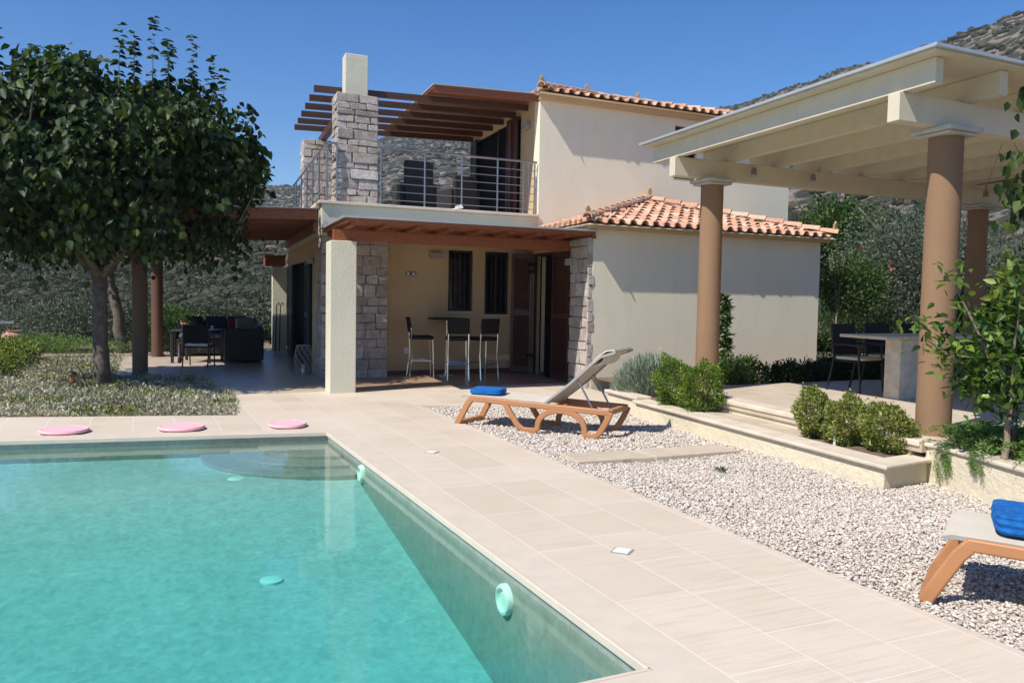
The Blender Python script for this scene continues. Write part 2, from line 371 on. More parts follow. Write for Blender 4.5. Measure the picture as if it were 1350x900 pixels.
def bush(name, c, rad, n, size, mat, label, cat, group=None, ratio=.55, stems=True, base=0, **k):
    t = thing(name, (c[0], c[1], base), label, cat, group)
    v, f, r = clump((c[0], c[1], c[2]), rad, n, size, ratio, **k)
    v[:, 2] = np.maximum(v[:, 2], base+.005)
    leaf_obj('foliage', (v, f, r), mat, t, (c[0], c[1], base))
    if stems:
        m = MB()
        for i in range(7):
            a = random.random()*6.28; R = .55*random.random()
            m.tube([(0, 0, -.02), (rad[0]*R*.4*math.cos(a), rad[1]*R*.4*math.sin(a), rad[2]*.5), (rad[0]*R*math.cos(a), rad[1]*R*math.sin(a), rad[2]*1.1)], .012+.02*rad[0], 5, .005)
        m.build('stem', M_BARK, t, True)
    return t
# ------------------------------------------------------------------ ground, deck, gravel, pool
POOL_C = Vector((-2.08, 9.44)); POOL_N = Vector((.63, 3.5)); pfar = Vector((-.9605, -.278)).normalized(); pnear = Vector((-.9, -.436)).normalized()
POOL = [POOL_C, POOL_N, POOL_N+pnear*9.5, POOL_C+pfar*9.5]
W2 = lambda u, v: Vector(W(u, v)[:2])
GRAVEL = [Vector((-1.27, 11.84)), W2(-.72, -2.1), W2(-.78, -7.5), W2(-.12, -7.43), W2(-.36, -8.7), Vector((5.4, 3.2)), Vector((6.2, 0)), Vector((4.1, 0)), Vector((2.39, 3.78))]
BED = [Vector((-3.51, 10.65)), Vector((-4.24, 12.76)), W2(-6.3, 2.5), W2(-6.6, 3.9), W2(-7.9, 4.3), W2(-8.2, 8.9), W2(-10.2, 9.1), Vector((-14, 12)), Vector((-14, 8.2)), Vector((-6.24, 10.12))]
def sheet(name, outer, holes, z, mat, kind='structure', label=None, cat=None, thick=0):
    loops = [outer]+holes; flat = [Vector((p[0], p[1], 0)) for l in loops for p in l]
    tris = geometry.tessellate_polygon([[Vector((p[0], p[1], 0)) for p in l] for l in loops])
    bm = bmesh.new(); vs = [bm.verts.new((p.x, p.y, z)) for p in flat]
    for t in tris: bm.faces.new([vs[i] for i in t])
    bmesh.ops.recalc_face_normals(bm, faces=bm.faces)
    for f in bm.faces:
        if f.normal.z < 0: f.normal_flip()
    if thick:
        b = 0
        for l in loops:
            n = len(l); low = [bm.verts.new((p[0], p[1], z-thick)) for p in l]
            for i in range(n): bm.faces.new([vs[b+i], vs[b+(i+1)%n], low[(i+1)%n], low[i]])
            b += n
    me = bpy.data.meshes.new(name); bm.to_mesh(me); bm.free(); o = link_mesh(me, name, mat)
    return tag(o, label, cat, kind=kind)
def mk_ground():
    t = NT('dry_earth'); c = t.coord(1)
    n = t.noise(c, .5, 8, .7); n2 = t.noise(c, 6, 6, .7)
    col = t.ramp(n, [(.35, (.075, .075, .035)), (.5, (.20, .15, .10)), (.7, (.30, .22, .15))])
    return t.out(t.mix(t.ramp(n2, [(.4, (0,)*3), (.7, (.5,)*3)]), col, (.10, .09, .05)), .95, t.bump(n2, .8, .06), spec=.1)
M_GROUND = mk_ground()
PGROW = [POOL_C+Vector((.25,.35)), POOL_N+Vector((.35,-.25)), POOL_N+pnear*9.9+Vector((0,-.3)), POOL_C+pfar*9.9+Vector((0,.3))]
sheet('ground', [(-760, -300), (760, -300), (760, 780), (-760, 780)], [PGROW], -.12, M_GROUND)
off = .30
def coping_outer():
    return [POOL_C+Vector((.12,.33)), POOL_N+Vector((.34,-.16))+pnear*-.02, POOL_N+pnear*9.8+Vector((.1,-.33)), POOL_C+pfar*9.8+Vector((.1,.3))]
COP = coping_outer()
DECK_OUT = [Vector((-13, -4)), Vector((4.2, -4)), Vector((4.1, 0)), Vector((2.39, 3.78)), Vector((-1.27, 11.84)), W2(-.74, -2.1), W2(-.0, -2.0), W2(0, .9), W2(-4.4, .9), W2(-5.91, .9), Vector((-3.51, 10.65)), Vector((-6.24, 10.12)), Vector((-14, 8.2))]
# the reference joint between the sun-lit deck and the patio is one continuous paving
sheet('pool_deck', DECK_OUT, [COP], 0, M_DECK, thick=.12)
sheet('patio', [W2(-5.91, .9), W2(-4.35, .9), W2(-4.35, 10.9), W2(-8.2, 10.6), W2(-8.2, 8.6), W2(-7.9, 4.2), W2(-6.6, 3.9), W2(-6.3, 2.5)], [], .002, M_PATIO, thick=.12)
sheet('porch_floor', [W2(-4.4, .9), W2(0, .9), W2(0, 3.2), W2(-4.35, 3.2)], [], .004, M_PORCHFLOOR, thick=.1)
o = sheet('coping', [p for p in COP], [[q for q in POOL]], .006, M_COPING, thick=.04)
m = MB(); 
# gravel bed: base and separate stones in one object
def in_poly(P, poly):
    x, y = P[:, 0], P[:, 1]; ins = np.zeros(len(P), bool); n = len(poly)
    for i in range(n):
        a, b = poly[i], poly[(i+1) % n]
        c = ((a[1] > y) != (b[1] > y)) & (x < (b[0]-a[0])*(y-a[1])/(b[1]-a[1]+1e-12)+a[0]); ins ^= c
    return ins
def mk_gravel(name, base=False):
    t = NT(name); g = t.new('NewGeometry'); c = t.coord(1)
    if base:
        v = t.new('TexVoronoi'); t.l(c, v.inputs['Vector']); v.inputs['Scale'].default_value = 38
        col = t.ramp(v.outputs['Color'], [(0, (.20, .16, .13)), (.5, (.36, .29, .24)), (1, (.5, .44, .38))]); return t.out(col, .9, t.bump(v.outputs['Distance'], -.8, .02), spec=.2)
    a = t.new('Attribute'); a.attribute_name = 'rnd'
    col = t.ramp(a.outputs['Fac'], [(0, (.42, .35, .29)), (.18, (.52, .455, .385)), (.45, (.61, .54, .46)), (.7, (.69, .64, .56)), (.9, (.59, .46, .37)), (1, (.44, .42, .39))])
    return t.out(t.mix(1, col, t.ramp(t.noise(c, 60, 4), [(.3, (.85,)*3), (.7, (1.05,)*3)]), 'MULTIPLY'), .85, t.bump(t.noise(c, 150, 2), .4, .003), spec=.25)
def ico(sub=1):
    bm = bmesh.new(); bmesh.ops.create_icosphere(bm, subdivisions=sub, radius=1); bm.verts.index_update()
    v = np.array([x.co[:] for x in bm.verts]); f = np.array([[q.index for q in g.verts] for g in bm.faces]); bm.free(); return v, f
IV1, IF1 = ico(1); IV2, IF2 = ico(2)
def blobs(P, R, iv=IV1, iff=IF1, jit=.25):
    """P (N,3) centres, R (N,3) radii, random yaw"""
    N = len(P); k = len(iv); a = RNG.random(N)*6.283; j = 1+jit*(RNG.random((N, k, 1))*2-1)
    v = iv[None]*j*R[:, None, :]; ca, sa = np.cos(a)[:, None], np.sin(a)[:, None]
    x = v[..., 0]*ca-v[..., 1]*sa; y = v[..., 0]*sa+v[..., 1]*ca; v = np.stack([x, y, v[..., 2]], -1)+P[:, None, :]
    f = (iff[None]+(np.arange(N)*k)[:, None, None]).reshape(-1, 3); return v.reshape(-1, 3), f, np.repeat(RNG.random(N), k)
def gravel():
    pts = []
    # density falls with distance
    for (n, ymin, ymax, s) in ((42000, 2.6, 5.6, .0095), (44000, 5.6, 8.6, .0105), (26000, 8.6, 12.6, .013)):
        q = np.stack([RNG.uniform(-1.6, 5.6, n*3), RNG.uniform(ymin, ymax, n*3)], 1); q = q[in_poly(q, GRAVEL)][:n]; pts.append((q, s))
    A = []
    for q, s in pts:
        n = len(q); z = -.035+RNG.random(n)*.022+.012*np.sin(q[:, 0]*3.1)*np.cos(q[:, 1]*2.3)
        sz = s*(.55+.95*RNG.random(n)**2); R = np.stack([sz*(1+.5*RNG.random(n)), sz*(.8+.3*RNG.random(n)), sz*(.55+.3*RNG.random(n))], 1)
        A.append(blobs(np.column_stack([q, z]), R, IV0, IF0, .22))
    # loose stones on the kerb edge
    v, f, r = join_arrays(A); b = len(v)
    bp = np.array([(p.x, p.y, -.045) for p in GRAVEL]); tris = geometry.tessellate_polygon([[Vector((p[0], p[1], 0)) for p in bp]])
    v = np.concatenate([v, bp]); f = np.concatenate([f, np.array([t for t in tris])+b]); r = np.concatenate([r, np.full(len(bp), .5)])
    me = fastmesh('gravel', v, f, r); o = link_mesh(me, 'gravel', mk_gravel('gravel_stones')); me.shade_smooth()
    tag(o, 'bed of loose pale pinkish gravel between paving and low wall', 'gravel', kind='stuff')
bm_ = bmesh.new(); bmesh.ops.create_icosphere(bm_, subdivisions=1, radius=1); bm_.free()
def ico0():
    t = (1+5**.5)/2; v = np.array([(-1,t,0),(1,t,0),(-1,-t,0),(1,-t,0),(0,-1,t),(0,1,t),(0,-1,-t),(0,1,-t),(t,0,-1),(t,0,1),(-t,0,-1),(-t,0,1)], float)/math.hypot(1, t)
    f = np.array([(0,11,5),(0,5,1),(0,1,7),(0,7,10),(0,10,11),(1,5,9),(5,11,4),(11,10,2),(10,7,6),(7,1,8),(3,9,4),(3,4,2),(3,2,6),(3,6,8),(3,8,9),(4,9,5),(2,4,11),(6,2,10),(8,6,7),(9,8,1)]); return v, f
IV0, IF0 = ico0()
gravel()
# pool basin
pool = thing('swimming_pool', (POOL_C.x, POOL_C.y, 0), 'rectangular turquoise swimming pool with curved corner steps beside the beige deck', 'swimming pool')
PO = (POOL_C.x, POOL_C.y, 0)
pd = (POOL_N-POOL_C).normalized(); PL = (POOL_N-POOL_C).length
def floor_z(p):   # shallow at the far end, deeper towards the camera
    s = (Vector((p[0], p[1]))-POOL_C).dot(pd); return -.235-.158*max(0, s-1.25)
m = MB(off=PO)
F = [(p.x, p.y, floor_z(p)) for p in POOL]; T = [(p.x, p.y, -.002) for p in POOL]
nx, ny = 24, 24; g = []
for j in range(ny+1):
    for i in range(nx+1):
        a = POOL[0].lerp(POOL[1], j/ny); b = POOL[3].lerp(POOL[2], j/ny); p = a.lerp(b, i/nx); g.append((p.x, p.y, floor_z(p)))
m.add(g, [(j*(nx+1)+i, j*(nx+1)+i+1, (j+1)*(nx+1)+i+1, (j+1)*(nx+1)+i) for j in range(ny) for i in range(nx)])
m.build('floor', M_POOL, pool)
m = MB(off=PO); m.add(T+F, [(0,1,5,4),(1,2,6,5),(2,3,7,6),(3,0,4,7)]); 
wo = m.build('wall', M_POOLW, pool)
# white rounded lip under the coping
m = MB(off=PO)
for a, b in ((POOL[0], POOL[1]), (POOL[1], POOL[2]), (POOL[3], POOL[0])):
    d = (b-a).normalized(); n = Vector((d.y, -d.x)); c = (POOL[0]+POOL[2])/2
    if n.dot(c-a) < 0: n = -n
    q = [a+n*.001, b+n*.001, b+n*.022, a+n*.022]
    m.prism([(p.x, p.y) for p in q], -.035, .012)
m.build('lip', M_COPING, pool, bevel=.006)
for k, (R, z) in enumerate(((1.36, -.20), (1.06, -.16), (.76, -.12))):   # quarter-round steps in the far right corner
    m = MB(off=PO); a0 = math.atan2(pfar.y, pfar.x); a1 = math.atan2(pd.y, pd.x)
    if a1 < a0: a1 += 2*PI
    arc = [(POOL_C.x+R*math.cos(a0+(a1-a0)*i/24), POOL_C.y+R*math.sin(a0+(a1-a0)*i/24)) for i in range(25)]
    ins = (POOL_C.x+.002*(pfar.x+pd.x), POOL_C.y+.002*(pfar.y+pd.y))
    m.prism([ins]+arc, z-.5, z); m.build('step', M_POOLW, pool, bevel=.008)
def pool_light(pt, z, r):
    nrm = Vector((-pd.y, pd.x)); c = (POOL_C+POOL_N*0+POOL[2])/2
    if nrm.dot(pnear) < 0: nrm = -nrm
    X = Vector((nrm.x, nrm.y, 0)); A = Vector((pd.x, pd.y, 0)); B = Vector((0, 0, 1)); C0 = Vector((pt[0]-PO[0], pt[1]-PO[1], z))
    prof = [(r, -.01), (r, .024), (r*.93, .036), (r*.76, .040), (r*.72, .030), (r*.66, .016), (r*.3, .018), (.001, .020)]
    m = MB(); n = 28; vs = []; fs = []
    for (rr, h) in prof:
        for k in range(n): t = 2*PI*k/n; q = C0+X*h+A*rr*math.cos(t)+B*rr*math.sin(t); vs.append(tuple(q))
    for i in range(len(prof)-1):
        for k in range(n): fs.append((i*n+k, i*n+(k+1)%n, (i+1)*n+(k+1)%n, (i+1)*n+k))
    m.add(vs, fs); m.build('pool_light', M_LIGHTP, pool, autos=True)
pl1 = POOL_C+pd*((Vector((0.0, 4.89))-POOL_C).dot(pd)); pool_light(pl1, -.21, .095)
pl2 = POOL_C+pd*((Vector((-1.42, 8.0))-POOL_C).dot(pd)); pool_light(pl2, -.15, .085)
for (px, py) in ((-1.754, 6.089), (-2.662, 8.051)):
    m = MB(); z = floor_z((px, py)); m.lathe(px-PO[0], py-PO[1], [(.085, z-.01), (.085, z+.004), (.075, z+.010), (.02, z+.012)], 24); m.build('floor_drain', M_LIGHTP, pool, autos=True)
wp = [POOL[0], POOL[1], POOL[2], POOL[3]]; cen = (POOL[0]+POOL[2])/2
m = MB(); m.prism([tuple(p+(p-cen).normalized()*.012) for p in wp], -2.2, -.085); o = m.build('water', M_WATER); tag(o, kind='structure')
# ------------------------------------------------------------------ far hills
EL = [(-60, .13), (-32, .125), (-24, .115), (-15.6, .114), (-13.8, .122), (-11.5, .152), (-10, .173), (-8, .186), (-5, .190), (-2, .193), (4, .20), (10, .211), (15.5, .228), (21, .262), (27, .281), (31, .303), (34, .325), (45, .37), (70, .37)]
def el_at(az): return np.interp(az, [e[0] for e in EL], [e[1] for e in EL])
def hill_h(az, r):
    R = np.interp(az, [-60, -10, 5, 15, 35, 70], [620, 620, 560, 480, 300, 280]); r0 = np.interp(az, [-60, 0, 15, 40, 70], [70, 70, 45, 36, 30])
    s = np.clip((r-r0)/(R-r0), 0, 1.6)
    base = el_at(az)*R*np.where(s < 1, s**1.12, 1-.25*(s-1))
    A = np.radians(az); x, y = r*np.sin(A), r*np.cos(A); amp = np.clip((r-r0)/120, 0, 1)
    n = 5.5*np.sin(x*.021+1.3)*np.cos(y*.017)+3.2*np.sin(x*.047+y*.03)+2*np.sin(x*.09-y*.07+2)+1.1*np.sin(x*.19+y*.15)+.6*np.sin(x*.41-y*.33)
    return base-.12+n*amp*np.where(s > .93, .35, .8)*np.clip(1.2-s*.35, .3, 1)
_r = np.linspace(80, 500, 400); ORR = float(_r[np.argmin(abs((hill_h(np.full(400, -18.), _r)-1.6)/_r-.045))])
def mk_hill():
    t = NT('rocky_hillside'); c = t.coord(1)
    big = t.noise(c, .012, 6, .6); mid = t.noise(c, .15, 8, .72); fine = t.noise(c, .6, 5, .7)
    rock = t.ramp(fine, [(.3, (.16, .145, .135)), (.55, (.29, .265, .24)), (.8, (.50, .46, .42))])
    soil = t.ramp(fine, [(.3, (.20, .15, .12)), (.7, (.33, .26, .21))])
    col = t.mix(t.ramp(mid, [(.45, (0,)*3), (.6, (1,)*3)]), soil, rock)
    # thin maquis cover
    v = t.new('TexVoronoi'); t.l(c, v.inputs['Vector']); v.inputs['Scale'].default_value = .38; v.inputs['Randomness'].default_value = 1
    cover = t.math('ADD', t.math('MULTIPLY', v.outputs['Distance'], -1.0), t.math('MULTIPLY', mid, 1.9))
    green = t.ramp(fine, [(.3, (.035, .040, .026)), (.7, (.085, .09, .06))])
    col = t.mix(t.ramp(cover, [(.27, (0,)*3), (.42, (1,)*3)]), col, green)
    # rust-coloured bare terrace on the left slope
    PX, PY = ORR*math.sin(math.radians(-18)), ORR*math.cos(math.radians(-18))
    vm = t.new('VectorMath', operation='DISTANCE'); gg = t.new('NewGeometry'); sc_ = t.new('VectorMath', operation='MULTIPLY'); t.l(gg.outputs['Position'], sc_.inputs[0]); sc_.inputs[1].default_value = (1, 1.1, 0); t.l(sc_.outputs[0], vm.inputs[0]); vm.inputs[1].default_value = (PX, PY*1.1, 0)
    dm = t.math('ADD', t.math('MULTIPLY', vm.outputs['Value'], .6/24), t.math('MULTIPLY', mid, .5))
    bare = t.ramp(dm, [(.0, (1,)*3), (.66, (1,)*3), (.8, (0,)*3)])
    # lower slopes overgrown: by height
    g = t.new('NewGeometry'); s = t.new('SeparateXYZ'); t.l(g.outputs['Position'], s.inputs[0])
    low = t.math('ADD', t.math('MULTIPLY', s.outputs['Z'], -.05), t.math('MULTIPLY', big, 2.2))
    gx = t.ramp(s.outputs['X'], [(0, (1,)*3), (1, (0,)*3)])
    lowmask = t.math('MULTIPLY', t.ramp(low, [(.45, (0,)*3), (.75, (1,)*3)]), gx)
    scr = t.ramp(t.noise(c, .9, 7, .8), [(.35, (.03, .036, .018)), (.5, (.06, .066, .034)), (.62, (.17, .145, .10)), (.8, (.24, .20, .15))])
    col = t.mix(lowmask, col, scr)
    col = t.mix(bare, col, t.mix(t.ramp(t.noise(c, .45, 7, .75), [(.42, (0,)*3), (.56, (1,)*3)]), (.075, .07, .045), t.ramp(fine, [(.3, (.24, .14, .095)), (.7, (.44, .31, .23))])))
    return t.out(col, .95, t.bump(t.math('ADD', mid, t.math('MULTIPLY', fine, .4)), 1, 2.2), spec=.1)
M_HILL = mk_hill()
def hills():
    az = np.linspace(-55, 62, 420); r = np.concatenate([np.linspace(30, 120, 60), np.linspace(123, 740, 180)])
    A, R = np.meshgrid(az, r); Z = hill_h(A, R); a = np.radians(A)
    v = np.stack([R*np.sin(a), R*np.cos(a), Z], -1).reshape(-1, 3); n = len(az); k = len(r)
    i, j = np.meshgrid(np.arange(n-1), np.arange(k-1)); b = (j*n+i).ravel()
    f = np.stack([b, b+1, b+n+1, b+n], 1)
    me = fastmesh('hills', v, f); me.shade_smooth(); tag(link_mesh(me, 'hills', M_HILL), kind='structure')
hills()
def mk_bushmat():
    t = NT('maquis_shrubs'); a = t.new('Attribute'); a.attribute_name = 'rnd'; c = t.coord(1); n = t.noise(c, 1.5, 4, .7)
    col = t.ramp(a.outputs['Fac'], [(0, (.028, .032, .020)), (.5, (.05, .056, .034)), (.85, (.085, .085, .055)), (1, (.13, .11, .075))])
    return t.out(t.mix(1, col, t.ramp(n, [(.3, (.6,)*3), (.7, (1.25,)*3)]), 'MULTIPLY'), .95, t.bump(n, 1, .6), spec=.1)
def maquis():
    A = []
    def field(n, a0, a1, r0, r1, rad, keep, power=.5):
        az = RNG.uniform(a0, a1, n); r = (r0**(1/power)+(r1**(1/power)-r0**(1/power))*RNG.random(n))**power
        a = np.radians(az); x, y = r*np.sin(a), r*np.cos(a)
        d = np.sin(x*.05+1)*np.cos(y*.043)+.6*np.sin(x*.13+y*.11)+.5*np.sin(x*.3-y*.27); k = d+RNG.normal(size=n)*.5 > keep
        k &= (az < 13) | (RNG.random(n) < .5)
        k &= ~((((az+18)/5.0)**2+((r-ORR)/22)**2 < 1) & (RNG.random(n) < .5))
        x, y, az, r = x[k], y[k], az[k], r[k]; z = hill_h(az, r); s = rad*(.5+1.0*RNG.random(len(x))**1.5)
        A.append(blobs(np.column_stack([x, y, z+s*.25]), np.stack([s*(1+.4*RNG.random(len(x))), s, s*(.6+.3*RNG.random(len(x)))], 1), *( (IV0, IF0, .25) if n > 9000 else (IV1, IF1, .3))))
    field(42000, -34, 33, 130, 640, .80, -.75)
    field(9000, -34, -12, 58, 128, .40, -9)
    field(24000, -34, -9, 125, 330, .6, -9)
    field(5000, 14, 34, 50, 320, .9, -.3)
    v, f, r = join_arrays(A); me = fastmesh('hillside_scrub', v, f, r)
    tag(link_mesh(me, 'hillside_scrub', mk_bushmat()), 'dark scrub dotting the rocky mountain slopes behind the house', 'scrub', kind='stuff')
maquis()
# leafy scrub in the middle distance, left of the house
def near_scrub():
    A = []
    for i in range(430):
        az = random.uniform(-34, -12); r = 34+75*random.random()**1.1; a = math.radians(az); s = random.uniform(.32, .75)*(r/50)**.5
        if ((az+18)/5.5)**2+((r-ORR)/30)**2 < 1: continue
        z = float(hill_h(np.array([az]), np.array([r]))[0])
        A.append(clump((r*math.sin(a), r*math.cos(a), max(z, -.1)+s*.35), (s*1.6, s*1.6, s*.9), 210, .15*(r/50)**.8, .55, lumps=7)); A[-1] = (A[-1][0], A[-1][1], np.clip(A[-1][2]*.5+random.choice((-.1, .05, .15, .3, .5)), 0, 1))
    v, f, r = join_arrays(A); leaf_obj('valley_scrub', (v, f, r), L_SCRUB); tag(bpy.data.objects['valley_scrub'], 'olive green scrub filling the valley beyond the garden', 'scrub', kind='stuff')
near_scrub()
HZTOP = max(v.co.z for v in bpy.data.objects['hills'].data.vertices)+12
# thin summer haze in a closed box round the whole scene
hz = MB(); hz.box(-780, 780, -320, 800, -3, HZTOP); ho = hz.build('haze', None); tag(ho, kind='stuff', label='thin pale summer haze over the whole valley', cat='haze')
hm = bpy.data.materials.new('haze_air'); hm.use_nodes = True; hm.node_tree.nodes.remove(hm.node_tree.nodes['Principled BSDF'])
pv = hm.node_tree.nodes.new('ShaderNodeVolumePrincipled'); pv.inputs['Color'].default_value = (.80, .88, 1, 1); pv.inputs['Density'].default_value = .00032; pv.inputs['Anisotropy'].default_value = .2
hm.node_tree.links.new(pv.outputs[0], hm.node_tree.nodes['Material Output'].inputs['Volume']); ho.data.materials.append(hm)
# ------------------------------------------------------------------ HOUSE
HO = (P0.x, P0.y, 0)
house = thing('villa', HO, 'cream stucco two storey villa with clay tile roofs and stone piers', 'house')
def H(): return MB(W, HO)
def wall_u(m, u0, u1, va, vb, z0, z1, holes=()):      # wall running along u, holes (u0,u1,z0,z1)
    us = sorted({u0, u1, *[h[0] for h in holes], *[h[1] for h in holes]}); zs = sorted({z0, z1, *[h[2] for h in holes], *[h[3] for h in holes]})
    for a, b in zip(us, us[1:]):
        for c, d in zip(zs, zs[1:]):
            if not any(h[0] <= (a+b)/2 <= h[1] and h[2] <= (c+d)/2 <= h[3] for h in holes): m.box(a, b, va, vb, c, d)
def wall_v(m, v0, v1, ua, ub, z0, z1, holes=()):
    vs = sorted({v0, v1, *[h[0] for h in holes], *[h[1] for h in holes]}); zs = sorted({z0, z1, *[h[2] for h in holes], *[h[3] for h in holes]})
    for a, b in zip(vs, vs[1:]):
        for c, d in zip(zs, zs[1:]):
            if not any(h[0] <= (a+b)/2 <= h[1] and h[2] <= (c+d)/2 <= h[3] for h in holes): m.box(ua, ub, a, b, c, d)
# annex
m = H(); wall_u(m, 0, 5.3, 0, .3, -.1, 2.86); m.box(5.0, 5.3, .3, 2.65, -.1, 2.86)
m.build('wall', M_WALL, house)['label'] = 'cream front wall of the low annex'
m = H(); wall_v(m, .3, 3.2, .0, .3, -.1, 2.86, [(1.68, 2.80, -.1, 2.45)])
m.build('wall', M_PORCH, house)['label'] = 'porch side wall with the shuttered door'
# upper block
UZ = 5.62
m = H(); wall_u(m, 0, 6.66, 2.65, 2.95, 2.7, UZ, [(3.33, 3.93, 4.22, 5.36)]); m.build('wall', M_WALL, house)['label'] = 'upper storey front wall'
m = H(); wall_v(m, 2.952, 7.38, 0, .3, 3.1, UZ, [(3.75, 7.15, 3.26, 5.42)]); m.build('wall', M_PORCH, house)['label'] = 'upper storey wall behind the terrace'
m = H(); m.box(6.36, 6.66, 2.952, 7.38, -.1, UZ); m.box(.3, 6.36, 7.08, 7.38, -.1, UZ); m.box(5.31, 6.66, 2.65, 2.95, -.1, 2.7); m.build('wall', M_WALL, house)
# ground floor block
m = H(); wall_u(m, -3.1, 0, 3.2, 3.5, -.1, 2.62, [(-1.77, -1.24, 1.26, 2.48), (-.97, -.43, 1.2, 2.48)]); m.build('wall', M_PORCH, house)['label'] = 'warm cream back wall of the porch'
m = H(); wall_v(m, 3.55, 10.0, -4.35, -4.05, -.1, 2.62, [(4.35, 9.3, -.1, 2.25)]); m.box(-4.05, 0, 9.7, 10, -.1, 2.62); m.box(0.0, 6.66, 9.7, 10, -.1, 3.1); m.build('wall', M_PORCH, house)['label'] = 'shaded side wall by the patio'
# terrace slab with thin cap
m = H(); m.box(-4.38, -.002, 2.65, 10, 2.62, 3.18); m.build('slab', M_SLAB, house, bevel=.012)
m = H(); m.box(-4.44, .0-.003, 2.59, 10.05, 3.182, 3.235); m.build('slab_cap', M_CAP, house, bevel=.01)
m = H(); m.box(.301, 6.35, 2.96, 9.69, 2.86, 3.1); m.box(.3, 5.0, .3, 2.64, 2.80, 2.855); m.build('ceiling', M_INSIDE, house)
# skirting
m = H(); m.box(-3.1, -.002, 3.17, 3.198, .004, .09); m.build('skirting', simple('brown_skirting', (.12, .06, .045), .5), house)
# masonry
def masonry(mb, core, faces, z0, z1, hmin=.10, hmax=.19, wmin=.13, wmax=.38, proud=.03):
    """core box (u0,u1,v0,v1); stones on faces 'f' (v0), 'l' (u0), 'r' (u1), 'b' (v1)"""
    u0, u1, v0, v1 = core; g = .012
    for f in faces:
        z = z0
        random.seed(int(abs(u0*100+v0*37)+ord(f)))
        while z < z1-.04:
            h = min(random.uniform(hmin, hmax), z1-z)
            if z1-z-h < .08: h = z1-z
            a0, a1 = (u0, u1) if f in 'fb' else (v0, v1)
            a = a0
            while a < a1-.02:
                w = random.uniform(wmin, wmax)
                if a1-a-w < .11: w = a1-a
                p = proud+random.uniform(-.012, .014); j = lambda: random.uniform(-.013, .013)
                A0, A1, Z0, Z1 = a+g*.5, a+w-g*.5, z+g*.5, z+h-g*.5
                if a <= a0+.001: A0 = a-(proud if f in 'fb' else 0)
                if a+w >= a1-.001: A1 = a+w+(proud if f in 'fb' else 0)
                q = [(A0+j(), Z0+j()), (A1+j(), Z0+j()), (A1+j(), Z1+j()), (A0+j(), Z1+j())]
                if f == 'f': V8 = [(x, v0-p+j()*.6, y) for x, y in q]+[(x, v0+.01, y) for x, y in q]
                elif f == 'b': V8 = [(x, v1+p, y) for x, y in q]+[(x, v1-.01, y) for x, y in q]
                elif f == 'l': V8 = [(u0-p+j()*.6, x, y) for x, y in q]+[(u0+.01, x, y) for x, y in q]
                else: V8 = [(u1+p+j()*.6, x, y) for x, y in q]+[(u1-.01, x, y) for x, y in q]
                mb.add(V8, [(0,1,2,3),(7,6,5,4),(0,4,5,1),(1,5,6,2),(2,6,7,3),(3,7,4,0)]); a += w
            z += h
def stone_pier(core, faces, z0, z1, label, **k):
    m = H(); m.box(core[0], core[1], core[2], core[3], z0, z1-.005); p = m.build('stone_pier', M_MORTAR, house); p['label'] = label
    m = H(); masonry(m, core, faces, z0, z1, **k); m.build('stonework', M_STONE, p, bevel=.014, seg=2, autos=True)
stone_pier((-4.33, -3.13, 2.86, 3.5), 'flr', -.05, 2.61, 'stone corner pier behind the rough white post', hmin=.13, hmax=.26, wmin=.16, wmax=.42)
stone_pier((-.06, -.003, .03, .80), 'lf', -.05, 2.62, 'narrow stone quoin beside the porch door', hmin=.14, hmax=.26, wmin=.2, wmax=.4)
stone_pier((-4.07, -3.36, 2.78, 3.36), 'flrb', 3.235, 5.22, 'tall stone terrace pier with white shaft on top')
stone_pier((-4.18, -3.42, 7.6, 8.2), 'flrb', 3.235, 5.18, 'shorter stone pier at the back of the terrace')
m = H(); m.box(-3.93, -3.5, 2.9, 3.28, 5.2, 5.97); m.build('chimney', M_ROUGH, house, bevel=.012)
# rough stucco post under the canopy
m = H(); m.box(-4.49, -4.07, .60, 1.15, -.05, 2.41); m.build('post', M_ROUGH, house, bevel=.012)['label'] = 'thick rough white post at the porch corner'
m = H(); m.box(-4.72, -4.34, 10.5, 10.8, -.05, 2.24); m.build('post', M_ROUGH, house, bevel=.012)['label'] = 'rough white post at the far end of the side wall'
# canopy over the porch
m = H(); m.box(-4.40, -.0-.004, -.12, 2.62, 2.715, 2.745); m.box(-.0, .02, -.12, -.004, 2.715, 2.745); can = m.build('canopy', M_ALU, house); can['label'] = 'flat timber canopy over the porch'
m = H(); m.box(-4.36, -.006, -.08, 2.60, 2.66, 2.713); m.build('soffit', M_WOOD, can)
m = H(); m.box(-4.42, -.02, .78, .93, 2.42, 2.60); m.build('beam', M_WOOD, can, bevel=.005)
for i in range(9):
    u = -4.28+i*.53; m = H(); m.box(u, u+.08, -.02, 2.6, 2.602, 2.659); m.build('rafter', M_WOODV, can)
m = H(); m.box(-.06, -.003, .0, 3.19, 2.62, 2.66); m.build('ledger', M_WOODV, can)
m = H(); m.box(-4.95, -4.40, 9.9, 11.0, 2.50, 2.53); m.box(-4.93, -4.42, 10.0, 10.9, 2.26, 2.49); m.build('canopy', M_WOOD, house)['label'] = 'small timber canopy at the far side wall'
